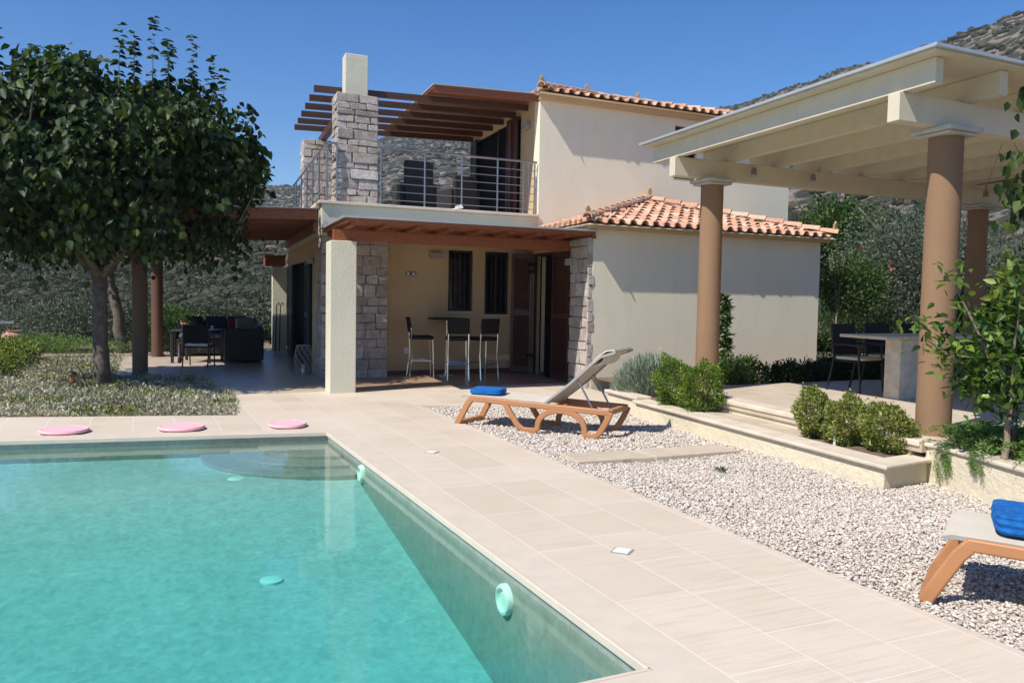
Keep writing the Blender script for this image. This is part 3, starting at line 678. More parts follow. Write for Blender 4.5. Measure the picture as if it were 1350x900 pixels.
# porch windows
def win_u(u0, u1, v, z0, z1, bars=True, mat=M_SHUTB):
    m = H(); t = .045
    m.box(u0, u0+t, v, v+.06, z0, z1); m.box(u1-t, u1, v, v+.06, z0, z1); m.box(u0+t, u1-t, v, v+.06, z1-t, z1); m.box(u0+t, u1-t, v, v+.06, z0, z0+t)
    f = m.build('window', mat, house)
    m = H(); m.box(u0+t, u1-t, v+.03, v+.04, z0+t, z1-t); m.build('pane', M_GLASS, f)
    if bars:
        m = H(); n = 5
        for i in range(n): x = u0+(u1-u0)*(i+.5)/n; m.tube([(x, v-.03, z0+.01), (x, v-.03, z1-.01)], .009, 6)
        for zz in (z0+.12, (z0+z1)/2, z1-.12): m.tube([(u0, v-.03, zz), (u1, v-.03, zz)], .008, 6)
        m.build('grille', M_DARKMET, f)
        m = H(); xm = (u0+u1)/2; m.box(xm-.02, xm+.02, v-.002, v+.028, z0+t, z1-t); m.build('mullion', M_SHUT, f)
    m = H(); m.box(u0-.02, u1+.02, v-.1, v+.02, z0-.035, z0-.002) ; m.build('sill', M_CAP, f)
    return f
win_u(-1.77, -1.24, 3.27, 1.26, 2.48); win_u(-.97, -.43, 3.27, 1.2, 2.48); win_u(3.33, 3.93, 2.75, 4.22, 5.36, True)
# louvred shutters
def shutter(m, xf, w, z0, z1, t=.04):
    """leaf in local (a along, b thickness)"""
    def bx(a0, a1, b0, b1, c0, c1):
        m.add([xf(a, b)+(c,) for a, b, c in [(a0,b0,c0),(a1,b0,c0),(a1,b1,c0),(a0,b1,c0),(a0,b0,c1),(a1,b0,c1),(a1,b1,c1),(a0,b1,c1)]],
              [(0,3,2,1),(4,5,6,7),(0,1,5,4),(1,2,6,5),(2,3,7,6),(3,0,4,7)])
    s = .06
    bx(0, s, 0, t, z0, z1); bx(w-s, w, 0, t, z0, z1)
    for c in (z0, (z0+z1)/2-.05, z1-.1): bx(s, w-s, .002, t-.002, c, c+.1)
    z = z0+.11
    while z < z1-.12:
        if not ((z0+z1)/2-.075 < z < (z0+z1)/2+.045):
            m.add([xf(a, b)+(c,) for a, b, c in [(s,.004,z),(w-s,.004,z),(w-s,t-.004,z+.03),(s,t-.004,z+.03),(s,.004,z+.007),(w-s,.004,z+.007),(w-s,t-.004,z+.037),(s,t-.004,z+.037)]],
                  [(0,3,2,1),(4,5,6,7),(0,1,5,4),(1,2,6,5),(2,3,7,6),(3,0,4,7)])
        z += .042
# porch door on the side wall (u=0): opening v 1.68-2.80
m = H(); m.box(-.004, .05, 1.68, 1.73, .0, 2.45); m.box(-.004, .05, 2.75, 2.80, .0, 2.45); m.box(-.004, .05, 1.73, 2.75, 2.40, 2.45)
door = m.build('door', M_SHUT, house); door['label'] = 'tall porch door with open brown louvred shutters'
m = H(); m.box(.12, .14, 1.73, 2.75, .02, 2.40); m.build('pane', M_OPEN, door)  # black sheet painted as the dark room behind the open door
m = H(); m.box(.085, .11, 2.44, 2.58, .05, 2.38); m.build('curtain', simple('cream_curtain', (.45, .38, .26), .9), door)
m = H(); shutter(m, lambda a, b: (-.075+b, .86+a), .82, .03, 2.42); m.build('shutter', M_SHUT, door)
m = H(); shutter(m, lambda a, b: (-.03-.39*a/.46+b*.5, 2.82+.24*a/.46+b*.8), .46, .03, 2.45); m.build('shutter', M_SHUT, door)
for z in (.35, 2.05, 2.2):
    m = H(); m.box(-.16, -.004, 2.62, 2.80, z, z+.06); m.build('hinge_bar', M_DARKMET, door)
# side wall door facing the patio
m = H(); m.box(-4.30, -4.28, 4.40, 9.25, .0, 2.24); sd = m.build('door', M_OPEN, house); sd['label'] = 'wide doors facing the patio with the dark inside painted black'
m = H(); shutter(m, lambda a, b: (-4.40-b, 4.4+a), .62, .03, 2.23); m.build('shutter', simple('bluish_shutter_paint', (.04, .045, .06), .4), sd)
m = H(); shutter(m, lambda a, b: (-4.40-b, 7.9+a), 1.3, .03, 2.23); m.build('shutter', MATS['bluish_shutter_paint'], sd)
# upper terrace door
m = H(); m.box(.06, .08, 3.78, 7.12, 3.26, 5.40); ud = m.build('door', M_OPEN, house); ud['label'] = 'upper terrace door with the dark inside painted black and folded dark shutters'
for a in (3.78, 4.06): 
    m = H(); shutter(m, lambda x, b: (-.06-b-(a-3.78)*.1, a-.02+x), .30, 3.27, 5.40); m.build('shutter', M_SHUT, ud)
m = H(); shutter(m, lambda x, b: (-.06-b, 6.7+x), .45, 3.27, 5.40); m.build('shutter', M_SHUTB, ud)
m = H(); m.box(.02, .055, 5.3, 5.36, 3.26, 5.4); m.build('frame', M_SHUTB, ud)
# wall lamps
def wall_lamp(c, d, label):
    m = H(); m.box(c[0]-d[0], c[0]+d[0], c[1]-d[1], c[1]+d[1], c[2]-d[2], c[2]+d[2]); o = m.build('wall_lamp', M_GREY, house, bevel=.008); o['label'] = label
wall_lamp((-2.05, 3.14, 2.36), (.13, .058, .055), 'grey box lamp on the porch back wall')
wall_lamp((-.13, .72, 2.22), (.055, .12, .06), 'grey box lamp on the stone quoin')
wall_lamp((-4.43, 4.1, 2.2), (.06, .12, .05), 'grey box lamp above the side door')
wall_lamp((-.06, 3.3, 5.1), (.055, .12, .06), 'small grey lamp by the terrace door')
m = H(); m.box(-2.68, -2.56, 3.185, 3.199, .42, .54); m.build('socket', M_WHITE, house)
# eye ornament on the porch wall
eye = thing('eye_ornament', W(-2.56, 3.19, 1.98), 'small painted eye shaped ornament hanging on the porch wall', 'ornament')
EO = W(-2.56, 3.19, 1.98)
m = MB(W, EO); N = 20
top = [(-2.56+.11*math.cos(PI*i/N), 1.98+.045*math.sin(PI*i/N)) for i in range(N+1)]; bot = [(-2.56-.11*math.cos(PI*i/N), 1.98-.038*math.sin(PI*i/N)) for i in range(1, N)]
ring = top+bot; n = len(ring); inn = [(-2.56+(a+2.56)*.88, 1.98+(b-1.98)*.78) for a, b in ring]
m.add([(a, 3.17, b) for a, b in ring]+[(a, 3.17, b) for a, b in inn]+[(a, 3.198, b) for a, b in ring]+[(a, 3.198, b) for a, b in inn],
      [(i, (i+1)%n, n+(i+1)%n, n+i) for i in range(n)]+[(i, 2*n+i, 2*n+(i+1)%n, (i+1)%n) for i in range(n)]+[(n+i, n+(i+1)%n, 3*n+(i+1)%n, 3*n+i) for i in range(n)])
m.build('rim', M_DARKRED, eye)
m = MB(W, EO); m.add([(a, 3.186, b) for a, b in inn], [tuple(range(n))]); m.build('white', M_WHITE, eye)
m = MB(W, EO); m.add([(-2.56+.026*math.cos(2*PI*i/16), 3.178, 1.985+.026*math.sin(2*PI*i/16)) for i in range(16)]+[(-2.56+.026*math.cos(2*PI*i/16), 3.185, 1.985+.026*math.sin(2*PI*i/16)) for i in range(16)],
      [tuple(range(16))]+[(i, (i+1)%16, 16+(i+1)%16, 16+i) for i in range(16)]); m.build('pupil', M_BLACK, eye)
# railings
def rail(pts_posts, p0, p1, label, n=6):
    m = H(); z0 = 3.235; z1 = 4.28
    r = m.tube([(p0[0], p0[1], z1), (p1[0], p1[1], z1)], .022, 8); o = m.build('railing', M_STEEL, house); o['label'] = label
    for (u, v) in pts_posts:
        k = H(); k.tube([(u, v, z0), (u, v, z1-.02)], .018, 8); k.build('post', M_STEEL, o)
    for i in range(n):
        k = H(); z = z0+.10+i*(z1-z0-.12)/n; k.tube([(p0[0], p0[1], z), (p1[0], p1[1], z)], .0085, 6); k.build('rod', M_STEEL, o)
rail([(-3.28, 2.70), (-2.42, 2.70), (-1.66, 2.70), (-.9, 2.70), (-.33, 2.70)], (-3.32, 2.70), (-.2, 2.70), 'steel railing along the front of the terrace')
rail([(-4.28, 2.72), (-4.28, 3.9), (-4.28, 5.0), (-4.28, 6.1), (-4.28, 7.3), (-4.28, 8.6)], (-4.28, 2.70), (-4.28, 9.3), 'steel railing along the side of the terrace')
rail([(-4.1, 2.71)], (-4.28, 2.705), (-4.1, 2.705), 'short steel railing beside the terrace pier')
rail([(-.2, 2.76), (-.06, 2.74)], (-.2, 2.70), (-.03, 2.70), 'short steel railing end fixed to the wall')
# timber sun roof above the terrace
m = H()
for i in range(6): pass
ur = None
for i in range(6):
    v = 3.32+i*.78; m = H()
    m.add([(-4.45, v, 5.30), (-.0-.002, v, 5.44), (-.002, v+.07, 5.44), (-4.45, v+.07, 5.30), (-4.45, v, 5.42), (-.002, v, 5.56), (-.002, v+.07, 5.56), (-4.45, v+.07, 5.42)], [(0,3,2,1),(4,5,6,7),(0,1,5,4),(1,2,6,5),(2,3,7,6),(3,0,4,7)])
    b = m.build('sun_roof' if i == 0 else 'beam', M_WOODD, house if i == 0 else ur, bevel=.004)
    if i == 0: ur = b; ur['label'] = 'timber sun roof of long beams over the upper terrace'
m = H(); m.box(-3.80, -3.66, 4.6, 8.1, 5.19, 5.32); m.build('cross_beam', M_WOODD, ur)
m = H(); m.add([(-2.25, 2.72, 5.52), (.0-.003, 2.72, 5.60), (-.003, 7.7, 5.60), (-2.25, 7.7, 5.52), (-2.25, 2.72, 5.56), (-.003, 2.72, 5.64), (-.003, 7.7, 5.64), (-2.25, 7.7, 5.56)], [(0,3,2,1),(4,5,6,7),(0,1,5,4),(1,2,6,5),(2,3,7,6),(3,0,4,7)])
m.build('soffit', M_WOOD, ur)
m = H(); m.add([(-2.27, 2.69, 5.56), (-.003, 2.69, 5.643), (-.003, 7.73, 5.643), (-2.27, 7.73, 5.563), (-2.27, 2.69, 5.585), (-.003, 2.69, 5.665), (-.003, 7.73, 5.665), (-2.27, 7.73, 5.585)], [(0,3,2,1),(4,5,6,7),(0,1,5,4),(1,2,6,5),(2,3,7,6),(3,0,4,7)])
m.build('roof_sheet', M_ALU, ur)
m = H(); m.add([(-2.2, 2.73, 5.44), (-.003, 2.73, 5.51), (-.003, 2.80, 5.51), (-2.2, 2.80, 5.44), (-2.2, 2.73, 5.52), (-.003, 2.73, 5.60), (-.003, 2.80, 5.60), (-2.2, 2.80, 5.52)], [(0,3,2,1),(4,5,6,7),(0,1,5,4),(1,2,6,5),(2,3,7,6),(3,0,4,7)]); m.build('fascia', M_WOOD, ur)
# tiled roofs: barrel tiles laid on a slope
def tile_slope(m, o, e, s, width, length, slope, inside, pitch_w=.235, course=.34):
    """o eave origin (u,v,z), e unit (u,v) along the eave, s unit (u,v) uphill, inside(a,b) keeps a tile"""
    nc = int(math.ceil(width/pitch_w)); nr = int(math.ceil(length/course)); K = 6
    def P(a, b, h): 
        x = o[0]+e[0]*a+s[0]*b; y = o[1]+e[1]*a+s[1]*b; return (x, y, o[2]+slope*b+h)
    for j in range(nr):
        b0 = j*course-(.02 if j else .0); b1 = b0+course*1.12
        for i in range(nc+1):
            a = i*pitch_w
            if not inside(a, (b0+b1)/2): continue
            jr = lambda q: random.uniform(-q, q); da = jr(.006); db = jr(.012); dz = jr(.006)
            # cover tile: half tube, wider at the low end
            r0, r1 = .078, .062; vs = []; th = .014
            for (bb, r, lift) in ((b0+db, r0, .034), (b1+db, r1, .006)):
                for rr in (r, r-th):
                    for k in range(K+1): t = PI*k/K; vs.append(P(a+da+rr*math.cos(t)*1.0, bb, lift+dz+rr*math.sin(t)*.92))
            n = K+1; fs = []
            for k in range(K): fs += [(k, k+1, 2*n+k+1, 2*n+k), (n+k, 3*n+k, 3*n+k+1, n+k+1), (k, n+k, n+k+1, k+1)]
            fs += [(0, 2*n, 3*n, n), (K, n+K, 3*n+K, 2*n+K)]
            m.add(vs, fs)
            # pan tile between covers
            if inside(a+pitch_w/2, (b0+b1)/2):
                ac = a+pitch_w/2; vs = []
                for (bb, r, lift) in ((b0+db-.01, .062, .010), (b1+db, .070, -.012)):
                    for rr in (r, r-th):
                        for k in range(K+1): t = PI*k/K; vs.append(P(ac+rr*math.cos(t), bb, lift+.045-rr*math.sin(t)*.7))
                m.add(vs, fs)
def ridge_tiles(m, a, b, r=.095, n=None):
    A, B = Vector(a), Vector(b); L = (B-A).length; c = .36; n = n or max(1, int(L/c)); K = 7
    d = (B-A)/n; dn = d.normalized(); x = dn.cross(Vector((0, 0, 1))).normalized(); y = x.cross(dn)
    for i in range(n):
        p = A+d*i; q = A+d*(i+1.1); vs = []
        for (o, r_, l) in ((p, r, .02), (q, r*.82, 0)):
            for rr in (r_, r_-.016):
                for k in range(K+1): t = PI*k/K; vs.append(tuple(o+x*rr*math.cos(t)+y*(rr*math.sin(t)+l)))
        nn = K+1; fs = []
        for k in range(K): fs += [(k, k+1, 2*nn+k+1, 2*nn+k), (nn+k, 3*nn+k, 3*nn+k+1, nn+k+1), (k, nn+k, nn+k+1, k+1)]
        m.add(vs, fs)
def finial(p, parent, s=1.0, yaw=0):
    prof = [(-.05,0),(.05,0),(.045,.05),(.085,.09),(.10,.14),(.075,.16),(.10,.20),(.06,.21),(.065,.26),(.03,.25),(0,.32),(-.03,.25),(-.065,.26),(-.06,.21),(-.10,.20),(-.075,.16),(-.10,.14),(-.085,.09),(-.045,.05)]
    w = W(*p); m = MB(off=HO); c, sn = math.cos(yaw), math.sin(yaw); n = len(prof)
    m.add([(w[0]+x*s*c, w[1]+x*s*sn-.02*s, w[2]+z*s) for x, z in prof]+[(w[0]+x*s*c-.03*s*sn, w[1]+x*s*sn+.045*s, w[2]+z*s) for x, z in prof],
          [tuple(range(n)), tuple(range(n, 2*n))[::-1]]+[(i, n+i, n+(i+1)%n, (i+1)%n) for i in range(n)])
    m.build('finial', M_FINIAL, parent, bevel=.008)
# annex roof: three slopes meeting at the upper wall
EZ = 2.84; AP = (2.62, 2.65, 3.64); ov = .27
sl_ = (AP[2]-EZ)/(2.65+ov)
m = H()
random.seed(3)
tile_slope(m, (-ov, -ov, EZ), (1, 0), (0, 1), 5.7, 2.85, sl_, lambda a, b: b < min(a, 5.7-a)+.12)
tile_slope(m, (-ov, 2.55, EZ), (0, -1), (1, 0), 2.75, 2.85, sl_, lambda a, b: b < 2.75-a+.12)
tile_slope(m, (5.5, -ov, EZ), (0, 1), (-1, 0), 2.75, 2.85, sl_, lambda a, b: b < a+.12)
ridge_tiles(m, (-ov, -ov, EZ+.07), (2.62, 2.62, AP[2]+.07)); ridge_tiles(m, (5.5, -ov, EZ+.07), (2.66, 2.62, AP[2]+.07))
r1 = m.build('roof', M_TILE, house, autos=True); r1['label'] = 'hipped clay tile roof of the annex'
m = H(); m.add([(-ov, -ov, EZ-.02), (5.5, -ov, EZ-.02), (5.5, 2.64, EZ-.02), (-ov, 2.64, EZ-.02), (2.62, 2.64, AP[2]-.02)], [(0,1,4), (1,2,4), (3,0,4), (0,3,2,1)]); m.build('roof_deck', M_WALL, r1)
m = H(); m.box(-.12, 5.42, -.12, -.001, 2.76, 2.815); m.build('cornice', M_PORCH, r1)
finial((-ov+.03, -ov+.03, EZ+.12), r1, .62, .6); finial((2.62, 2.5, AP[2]+.14), r1, .62, .5); finial((5.47, -ov+.03, EZ+.12), r1, .7, .7)
# upper roof
random.seed(5)
EU = 5.64; v0 = 2.65-ov; v9 = 7.6; mid = (v0+v9)/2; hl = mid-v0; sp = .26; RZ = EU+sp*hl; u1 = 6.88
m = H()
tile_slope(m, (-.1, v0, EU), (1, 0), (0, 1), u1+.1, hl, sp, lambda a, b: a > b*.85-.1 and (u1+.1-a) > b-.1)
tile_slope(m, (u1, v0, EU), (0, 1), (-1, 0), v9-v0, hl, sp, lambda a, b: b < min(a, v9-v0-a)+.1)
tile_slope(m, (-.1, v9, EU), (0, -1), (1, 0), v9-v0, hl, sp, lambda a, b: b < min(a, v9-v0-a)+.1)
tile_slope(m, (u1, v9, EU), (-1, 0), (0, -1), u1+.1, hl, sp, lambda a, b: b < min(a, u1+.1-a)+.1)
ridge_tiles(m, (-.1, v0, EU+.07), (-.1+hl, mid, RZ+.07)); ridge_tiles(m, (-.1+hl, mid, RZ+.07), (u1-hl, mid, RZ+.07)); ridge_tiles(m, (u1, v0, EU+.07), (u1-hl, mid, RZ+.07))
r2 = m.build('roof', M_TILE, house, autos=True); r2['label'] = 'clay tile roof of the upper storey'
m = H(); m.add([(-.1, v0, EU-.02), (u1, v0, EU-.02), (u1, v9, EU-.02), (-.1, v9, EU-.02), (-.1+hl, mid, RZ-.02), (u1-hl, mid, RZ-.02)], [(0,1,5,4), (1,2,5), (2,3,4,5), (3,0,4), (0,3,2,1)]); m.build('roof_deck', M_WALL, r2)
m = H(); m.box(-.04, 6.72, 2.54, 2.649, 5.52, 5.615); m.build('cornice', M_PORCH, r2)
finial((-.06, v0+.04, EU+.10), r2, .7, .6); finial((-.1+hl-.3, mid, RZ+.16), r2, .6, .5); finial((u1-hl-.6, mid, RZ+.13), r2, .6, .5)
# ------------------------------------------------------------------ timber pergola over the patio
PGO = W(-6, 6, 0)
pg = thing('timber_pergola', PGO, 'red brown timber pergola over the patio on round posts', 'pergola')
def Q(): return MB(W, PGO)
zl = lambda u: 2.93+(u+4.4)*.035
def slbox(m, u0, u1, v0, v1, a, b):
    m.add([(u0,v0,zl(u0)+a),(u1,v0,zl(u1)+a),(u1,v1,zl(u1)+a),(u0,v1,zl(u0)+a),(u0,v0,zl(u0)+b),(u1,v0,zl(u1)+b),(u1,v1,zl(u1)+b),(u0,v1,zl(u0)+b)], [(0,3,2,1),(4,5,6,7),(0,1,5,4),(1,2,6,5),(2,3,7,6),(3,0,4,7)])
m = Q(); slbox(m, -8.3, -4.40, 3.12, 3.19, 0, .16); m.build('fascia', M_WOOD, pg)
for i in range(10):
    v = 3.75+i*.62; m = Q(); slbox(m, -8.2, -4.40, v, v+.075, -.04, .14); m.build('rafter', M_WOOD, pg)
m = Q(); slbox(m, -8.3, -4.40, 3.10, 9.95, .162, .195); m.build('roof_sheet', M_WOOD, pg)
m = Q(); slbox(m, -8.34, -4.37, 3.07, 10, .197, .21); m.build('roof_edge', M_ALU, pg)
m = Q(); m.box(-7.6, -7.4, 3.3, 9.8, 2.62, 2.80); m.build('beam', M_WOODV, pg)
m = Q(); m.box(-4.46, -4.385, 3.2, 9.9, 2.72, 2.88); m.build('ledger', M_WOODV, pg)
for (u, v) in ((-7.5, 4.33), (-7.47, 8.97)):
    m = Q(); m.lathe(0, 0, [(.135, -.05), (.135, 2.615)], 20)
    w = W(u, v); m = MB(off=PGO); m.lathe(w[0], w[1], [(.135, -.05), (.132, 2.615)], 24); m.build('post', M_POSTW if v < 5 else simple('red_brown_post', (.11, .05, .03), .7), pg, autos=True)
# ------------------------------------------------------------------ cream pergola on round columns
CPO = W(2.5, -5, .35)
cp = thing('cream_pergola', CPO, 'large cream painted pergola with flat roof on round ochre columns', 'pergola')
def C(): return MB(W, CPO)
RZ0 = 3.47
for (u, v) in ((.26, -7.13), (.22, -3.30), (5.75, -3.30), (5.8, -7.13)):
    w = W(u, v); m = MB(off=CPO); m.lathe(w[0], w[1], [(.158, .30), (.155, 1.2), (.152, 3.14)], 40); c = m.build('column', M_COLUMN, cp, autos=True)
    m = C(); m.box(u-.20, u+.20, v-.20, v+.20, 3.14, 3.17); m.box(u-.235, u+.235, v-.235, v+.235, 3.171, 3.215); m.build('capital', simple('grey_capital_stone', (.46, .44, .40), .7), c, bevel=.012)
for v in (-7.13, -3.30):
    m = C(); m.box(-.46, 6.9, v-.07, v+.07, 3.217, RZ0); m.build('beam', M_CREAM, cp, bevel=.006)
for i in range(9):
    u = -.42+i*.86; m = C(); m.box(u, u+.10, -7.55, -2.72, RZ0+.002, 3.69); m.build('rafter', M_CREAM, cp, bevel=.005)
m = C()
for i in range(30):
    u = -.56+i*.25; m.box(u+.0015, u+.2485, -7.66, -2.64, 3.692, 3.712)
m.build('soffit_boards', M_CREAM, cp)
m = C(); m.box(-.60, 7.0, -7.70, -2.60, 3.714, 3.745); m.build('roof_sheet', M_ALU, cp, bevel=.004)
for (u, v) in ((.85, -3.42), (1.95, -3.42)):
    w = W(u, v); m = MB(off=CPO); m.tube([(w[0], w[1]+.03, 3.36), (w[0]-.01, w[1]-.05, 3.35)], .018, 8); m.tube([(w[0]-.01, w[1]-.03, 3.39), (w[0]-.04, w[1]-.13, 3.28)], .038, 14); m.build('spotlight', M_GREY, cp, autos=True)
m = C(); m.box(-.05, .03, -4.75, -4.62, 3.747, 3.80); m.tube([(0, -4.7, 3.80), (0, -4.7, 3.93)], .004, 5); m.build('sensor', M_WHITE, cp)
# hanging rod with wooden bells
hb = thing('wind_chime', W(2.6, -6.3, 3.4), 'brown rod with hanging carved bells under the cream pergola roof', 'wind chime')
m = MB(W, W(2.6, -6.3, 3.4)); m.tube([(2.2, -6.0, 2.98), (2.75, -6.35, 3.08)], .012, 6); m.tube([(2.3, -6.06, 3.0), (2.42, -6.14, 3.46)], .003, 4); m.tube([(2.7, -6.32, 3.07), (2.55, -6.2, 3.46)], .003, 4); m.build('rod', M_BARK, hb)
for t in (.15, .55, .85):
    w = W(2.2+.55*t, -6.0-.35*t); z = 2.98+.1*t; m = MB(off=W(2.6, -6.3, 3.4)); m.lathe(w[0], w[1], [(.004, z-.01), (.006, z-.06), (.02, z-.08), (.028, z-.13), (.032, z-.15), (.01, z-.15)], 12); m.build('bell', M_BARK, hb, autos=True)
# ------------------------------------------------------------------ raised terrace, low walls
sheet('terrace', [W2(-.20, -7.4), W2(9, -7.4), W2(9, -2.95), W2(-.20, -2.95)], [], .352, M_TERRACE, thick=.1)
sheet('planting_soil', [W2(-.20, -2.95), W2(9, -2.95), W2(9, .0), W2(.0, -.003), W2(.0, -2.0), W2(-.6, -2.05), W2(-.6, -3.5), W2(-.2, -3.5)], [], .19, M_SOIL)
sheet('planting_soil', [W2(-.05, -7.5), W2(9, -7.41), W2(9, -14), W2(-.2, -10.5)], [], .29, M_SOIL)
LWO = W(-.78, -5)
lw = thing('retaining_wall', LWO, 'long low cream stucco wall with stone capping and step along the gravel', 'wall')
def L(): return MB(W, LWO)
m = L(); m.prism([(-.72, -2.05), (-.72, -3.02), (-.55, -3.02), (-.55, -2.2), (.05, -2.2), (.05, -2.05)], -.2, .195)
m.prism([(-.78, -3.02), (-.78, -7.5), (-.10, -7.42), (-.10, -7.25), (-.60, -7.3), (-.60, -3.02)], -.2, .165)
m.build('wall', M_LOW, lw, bevel=.01)
m = L(); m.box(-.17, -.02, -7.25, -3.0, .12, .30); m.build('riser', M_LOW, lw)
m = L(); m.prism([(-.76, -2.0), (-.76, -3.0), (-.5, -3.0), (-.5, -2.25), (.04, -2.25), (.04, -2.0)], .197, .24)
m.prism([(-.82, -2.98), (-.82, -7.56), (-.06, -7.46), (-.06, -7.2), (-.52, -7.25), (-.52, -2.98)], .167, .205)
m.build('cap', M_CAP, lw, bevel=.012)
m = L(); m.box(-.22, .06, -7.38, -2.9, .302, .358); m.build('cap', M_CAP, lw, bevel=.012)
m = L(); m.box(-.519, -.171, -6.05, -4.30, .1, .199); m.build('tread', M_TERRACE, lw)
m = L(); m.box(-.519, -.171, -7.25, -6.05, .1, .19); m.box(-.519, -.171, -4.30, -3.0, .1, .19); m.build('soil', M_SOIL, lw)
rw = thing('planter_wall', W(-.2, -8, 0), 'higher cream stucco planter wall with stone cap beside the young tree', 'wall')
m = MB(W, W(-.2, -8, 0)); m.prism([(-.13, -7.38), (-.38, -8.8), (-.9, -10.8), (-.7, -10.85), (-.18, -8.8), (.30, -7.38)], -.2, .305); m.build('wall', M_LOW, rw, bevel=.01)
m = MB(W, W(-.2, -8, 0)); m.prism([(-.17, -7.50), (-.42, -8.8), (-.94, -10.8), (-.62, -10.9), (-.1, -8.8), (.12, -7.5)], .307, .345)
m.prism([(-.17, -7.36), (-.17, -7.499), (.5, -7.499), (.5, -7.36)], .307, .345); m.build('cap', M_CAP, rw, bevel=.012)
# stepping slabs in the gravel
def slab(a, b, w, label):
    a, b = Vector(a), Vector(b); d = (b-a).normalized(); n = Vector((-d.y, d.x))*w/2
    c = (a+b)/2; m = MB(off=(c.x, c.y, 0)); m.prism([tuple(a-n), tuple(b-n), tuple(b+n*.9), tuple(a+n*1.05)], -.05, .022)
    o = m.build('stepping_slab', M_TERRACE, None, bevel=.008); o.location = (c.x, c.y, 0); tag(o, label, 'paving slab')
slab((.58, 8.12), (1.36, 8.42), .42, 'pale stepping slab in the gravel nearer the paving edge'); slab((1.38, 8.43), (2.34, 8.86), .40, 'pale stepping slab in the gravel nearer the low wall')
# deck drain covers
def drain(x, y, s, label):
    m = MB(); c, sn = math.cos(math.radians(-24.6)), math.sin(math.radians(-24.6))
    xf = lambda a, b, z: (a*c-b*sn, a*sn+b*c, z)
    m.xf = xf; m.box(-s, s, -s, s, -.01, .004); o = m.build('drain_cover', M_GREY); o.location = (x, y, 0); tag(o, label, 'drain cover')
    m = MB(xf); m.box(-s+.012, s-.012, -s+.012, s-.012, .0041, .008); m.build('plate', M_WHITE, o, bevel=.002)
drain(.72, 5.19, .062, 'small square drain cover in the deck near the nearer pool light'); drain(-.79, 8.37, .06, 'small square drain cover in the deck near the distant lounger')
# pink round pads
for i, (x, y, lab) in enumerate(((-4.92, 9.13, 'leftmost pink round pad on the pool edge'), (-3.76, 9.47, 'middle pink round pad on the pool edge'), (-2.64, 9.82, 'rightmost pink round pad on the pool edge near the pool corner'))):
    if i == 0:
        m = MB(); m.lathe(0, 0, [(.20, .007), (.245, .012), (.255, .028), (.245, .045), (.235, .047), (.225, .042), (.19, .043), (.05, .043)], 40); p0 = m.build('round_pad', M_PINK, autos=True); o = p0
    else: o = p0.copy(); COL.objects.link(o)
    o.location = (x, y, 0); o.scale = (1, .86, 1) if i == 2 else (1, 1, 1); o.rotation_euler = (0, 0, i*.9); tag(o, lab, 'pad', 'pink round pads on the pool coping')
# ------------------------------------------------------------------ sun loungers
def make_lounger(loc, yaw, label):
    t = thing('sun_lounger', loc, label, 'sun lounger', 'orange resin sun loungers on the gravel', yaw)
    Wd = .66
    arch = [(1.05+.30*(1-math.cos(PI*k/14)), .03+.235*math.sin(PI*k/14)**.8) for k in range(15)]
    for y in (0, Wd-.045):
        m = MB(); m.ribbon([(.13, .325), (.6, .315), (1.2, .30), (1.95, .285)], .07, y, y+.05); m.build('rail', M_TAN, t, bevel=.012, seg=3, autos=True)
        m = MB(); m.ribbon([(-.06, -.03), (.02, .12), (.10, .26), (.16, .33)], .078, y+.001, y+.044); m.build('leg', M_TAN, t, bevel=.012, seg=3, autos=True)
        m = MB(); m.ribbon([(.60, .32), (.68, .20), (.78, .06), (.86, .0), (1.0, .0)]+arch+[(1.68, .0), (1.78, .0), (1.84, .06), (1.90, .16), (1.96, .29)], .068, y+.001, y+.044); m.build('leg', M_TAN, t, bevel=.012, seg=3, autos=True)
    m = MB(); m.box(-.085, -.015, .046, Wd-.046, -.03, .03); m.build('foot_bar', M_TAN, t, bevel=.012)
    for y in (.09, Wd-.13):
        m = MB(); m.ribbon([(-.05, .0), (.12, .04), (.24, .30)], .05, y-.02, y+.03)
    m = MB(); m.box(.10, .16, .046, Wd-.046, .28, .345); m.box(1.90, 1.97, .046, Wd-.046, .26, .32); m.box(1.15, 1.19, .046, Wd-.046, .27, .30); m.build('cross_bar', M_TAN, t, bevel=.01)
    m = MB(); rr = [(.02, .345), (.06, .365), (.3, .362), (.8, .35), (1.18, .345)]; m.ribbon(rr, .012, .03, Wd-.03); m.build('seat_sling', M_BEIGE, t, autos=True)
    m = MB()
    for y in (.02, Wd-.045): m.ribbon([(.02, .338), (.06, .352), (.3, .350), (1.18, .333)], .022, y, y+.025)
    m.build('sling_frame', M_GREY, t)
    L_ = [(1.16, .35), (1.45, .60), (1.72, .85), (1.80, .93), (1.88, .985), (1.98, 1.0)]
    m = MB(); m.ribbon(L_, .014, .035, Wd-.035); b = m.build('backrest', M_BEIGE, t, autos=True)
    m = MB()
    for y in (.015, Wd-.045): m.ribbon([(1.14, .34), (1.45, .585), (1.72, .835), (1.82, .915), (1.97, .965), (2.0, .985)], .03, y, y+.03)
    m.tube([(1.99, .02, .985), (1.99, Wd-.02, .985)], .012, 8); m.build('backrest_frame', M_GREY, t, bevel=.006)
    # folded flap hanging from the head end
    m = MB(); m.ribbon([(1.98, 1.0), (1.93, .955), (1.86, .93), (1.84, .87), (1.80, .83), (1.72, .80)], .012, .05, Wd-.05); m.build('head_flap', M_BEIGE, t, autos=True)
    for y in (.06, Wd-.06):
        m = MB(); m.tube([(1.52, y, .66), (1.64, y, .46), (1.74, y, .29)], .012, 8); m.build('strut', M_STEEL, t, autos=True)
    return t
ang1 = math.atan2(-.446, .895); make_lounger((-.63, 10.26, 0), ang1, 'raised orange sun lounger by the low wall with small blue towel')
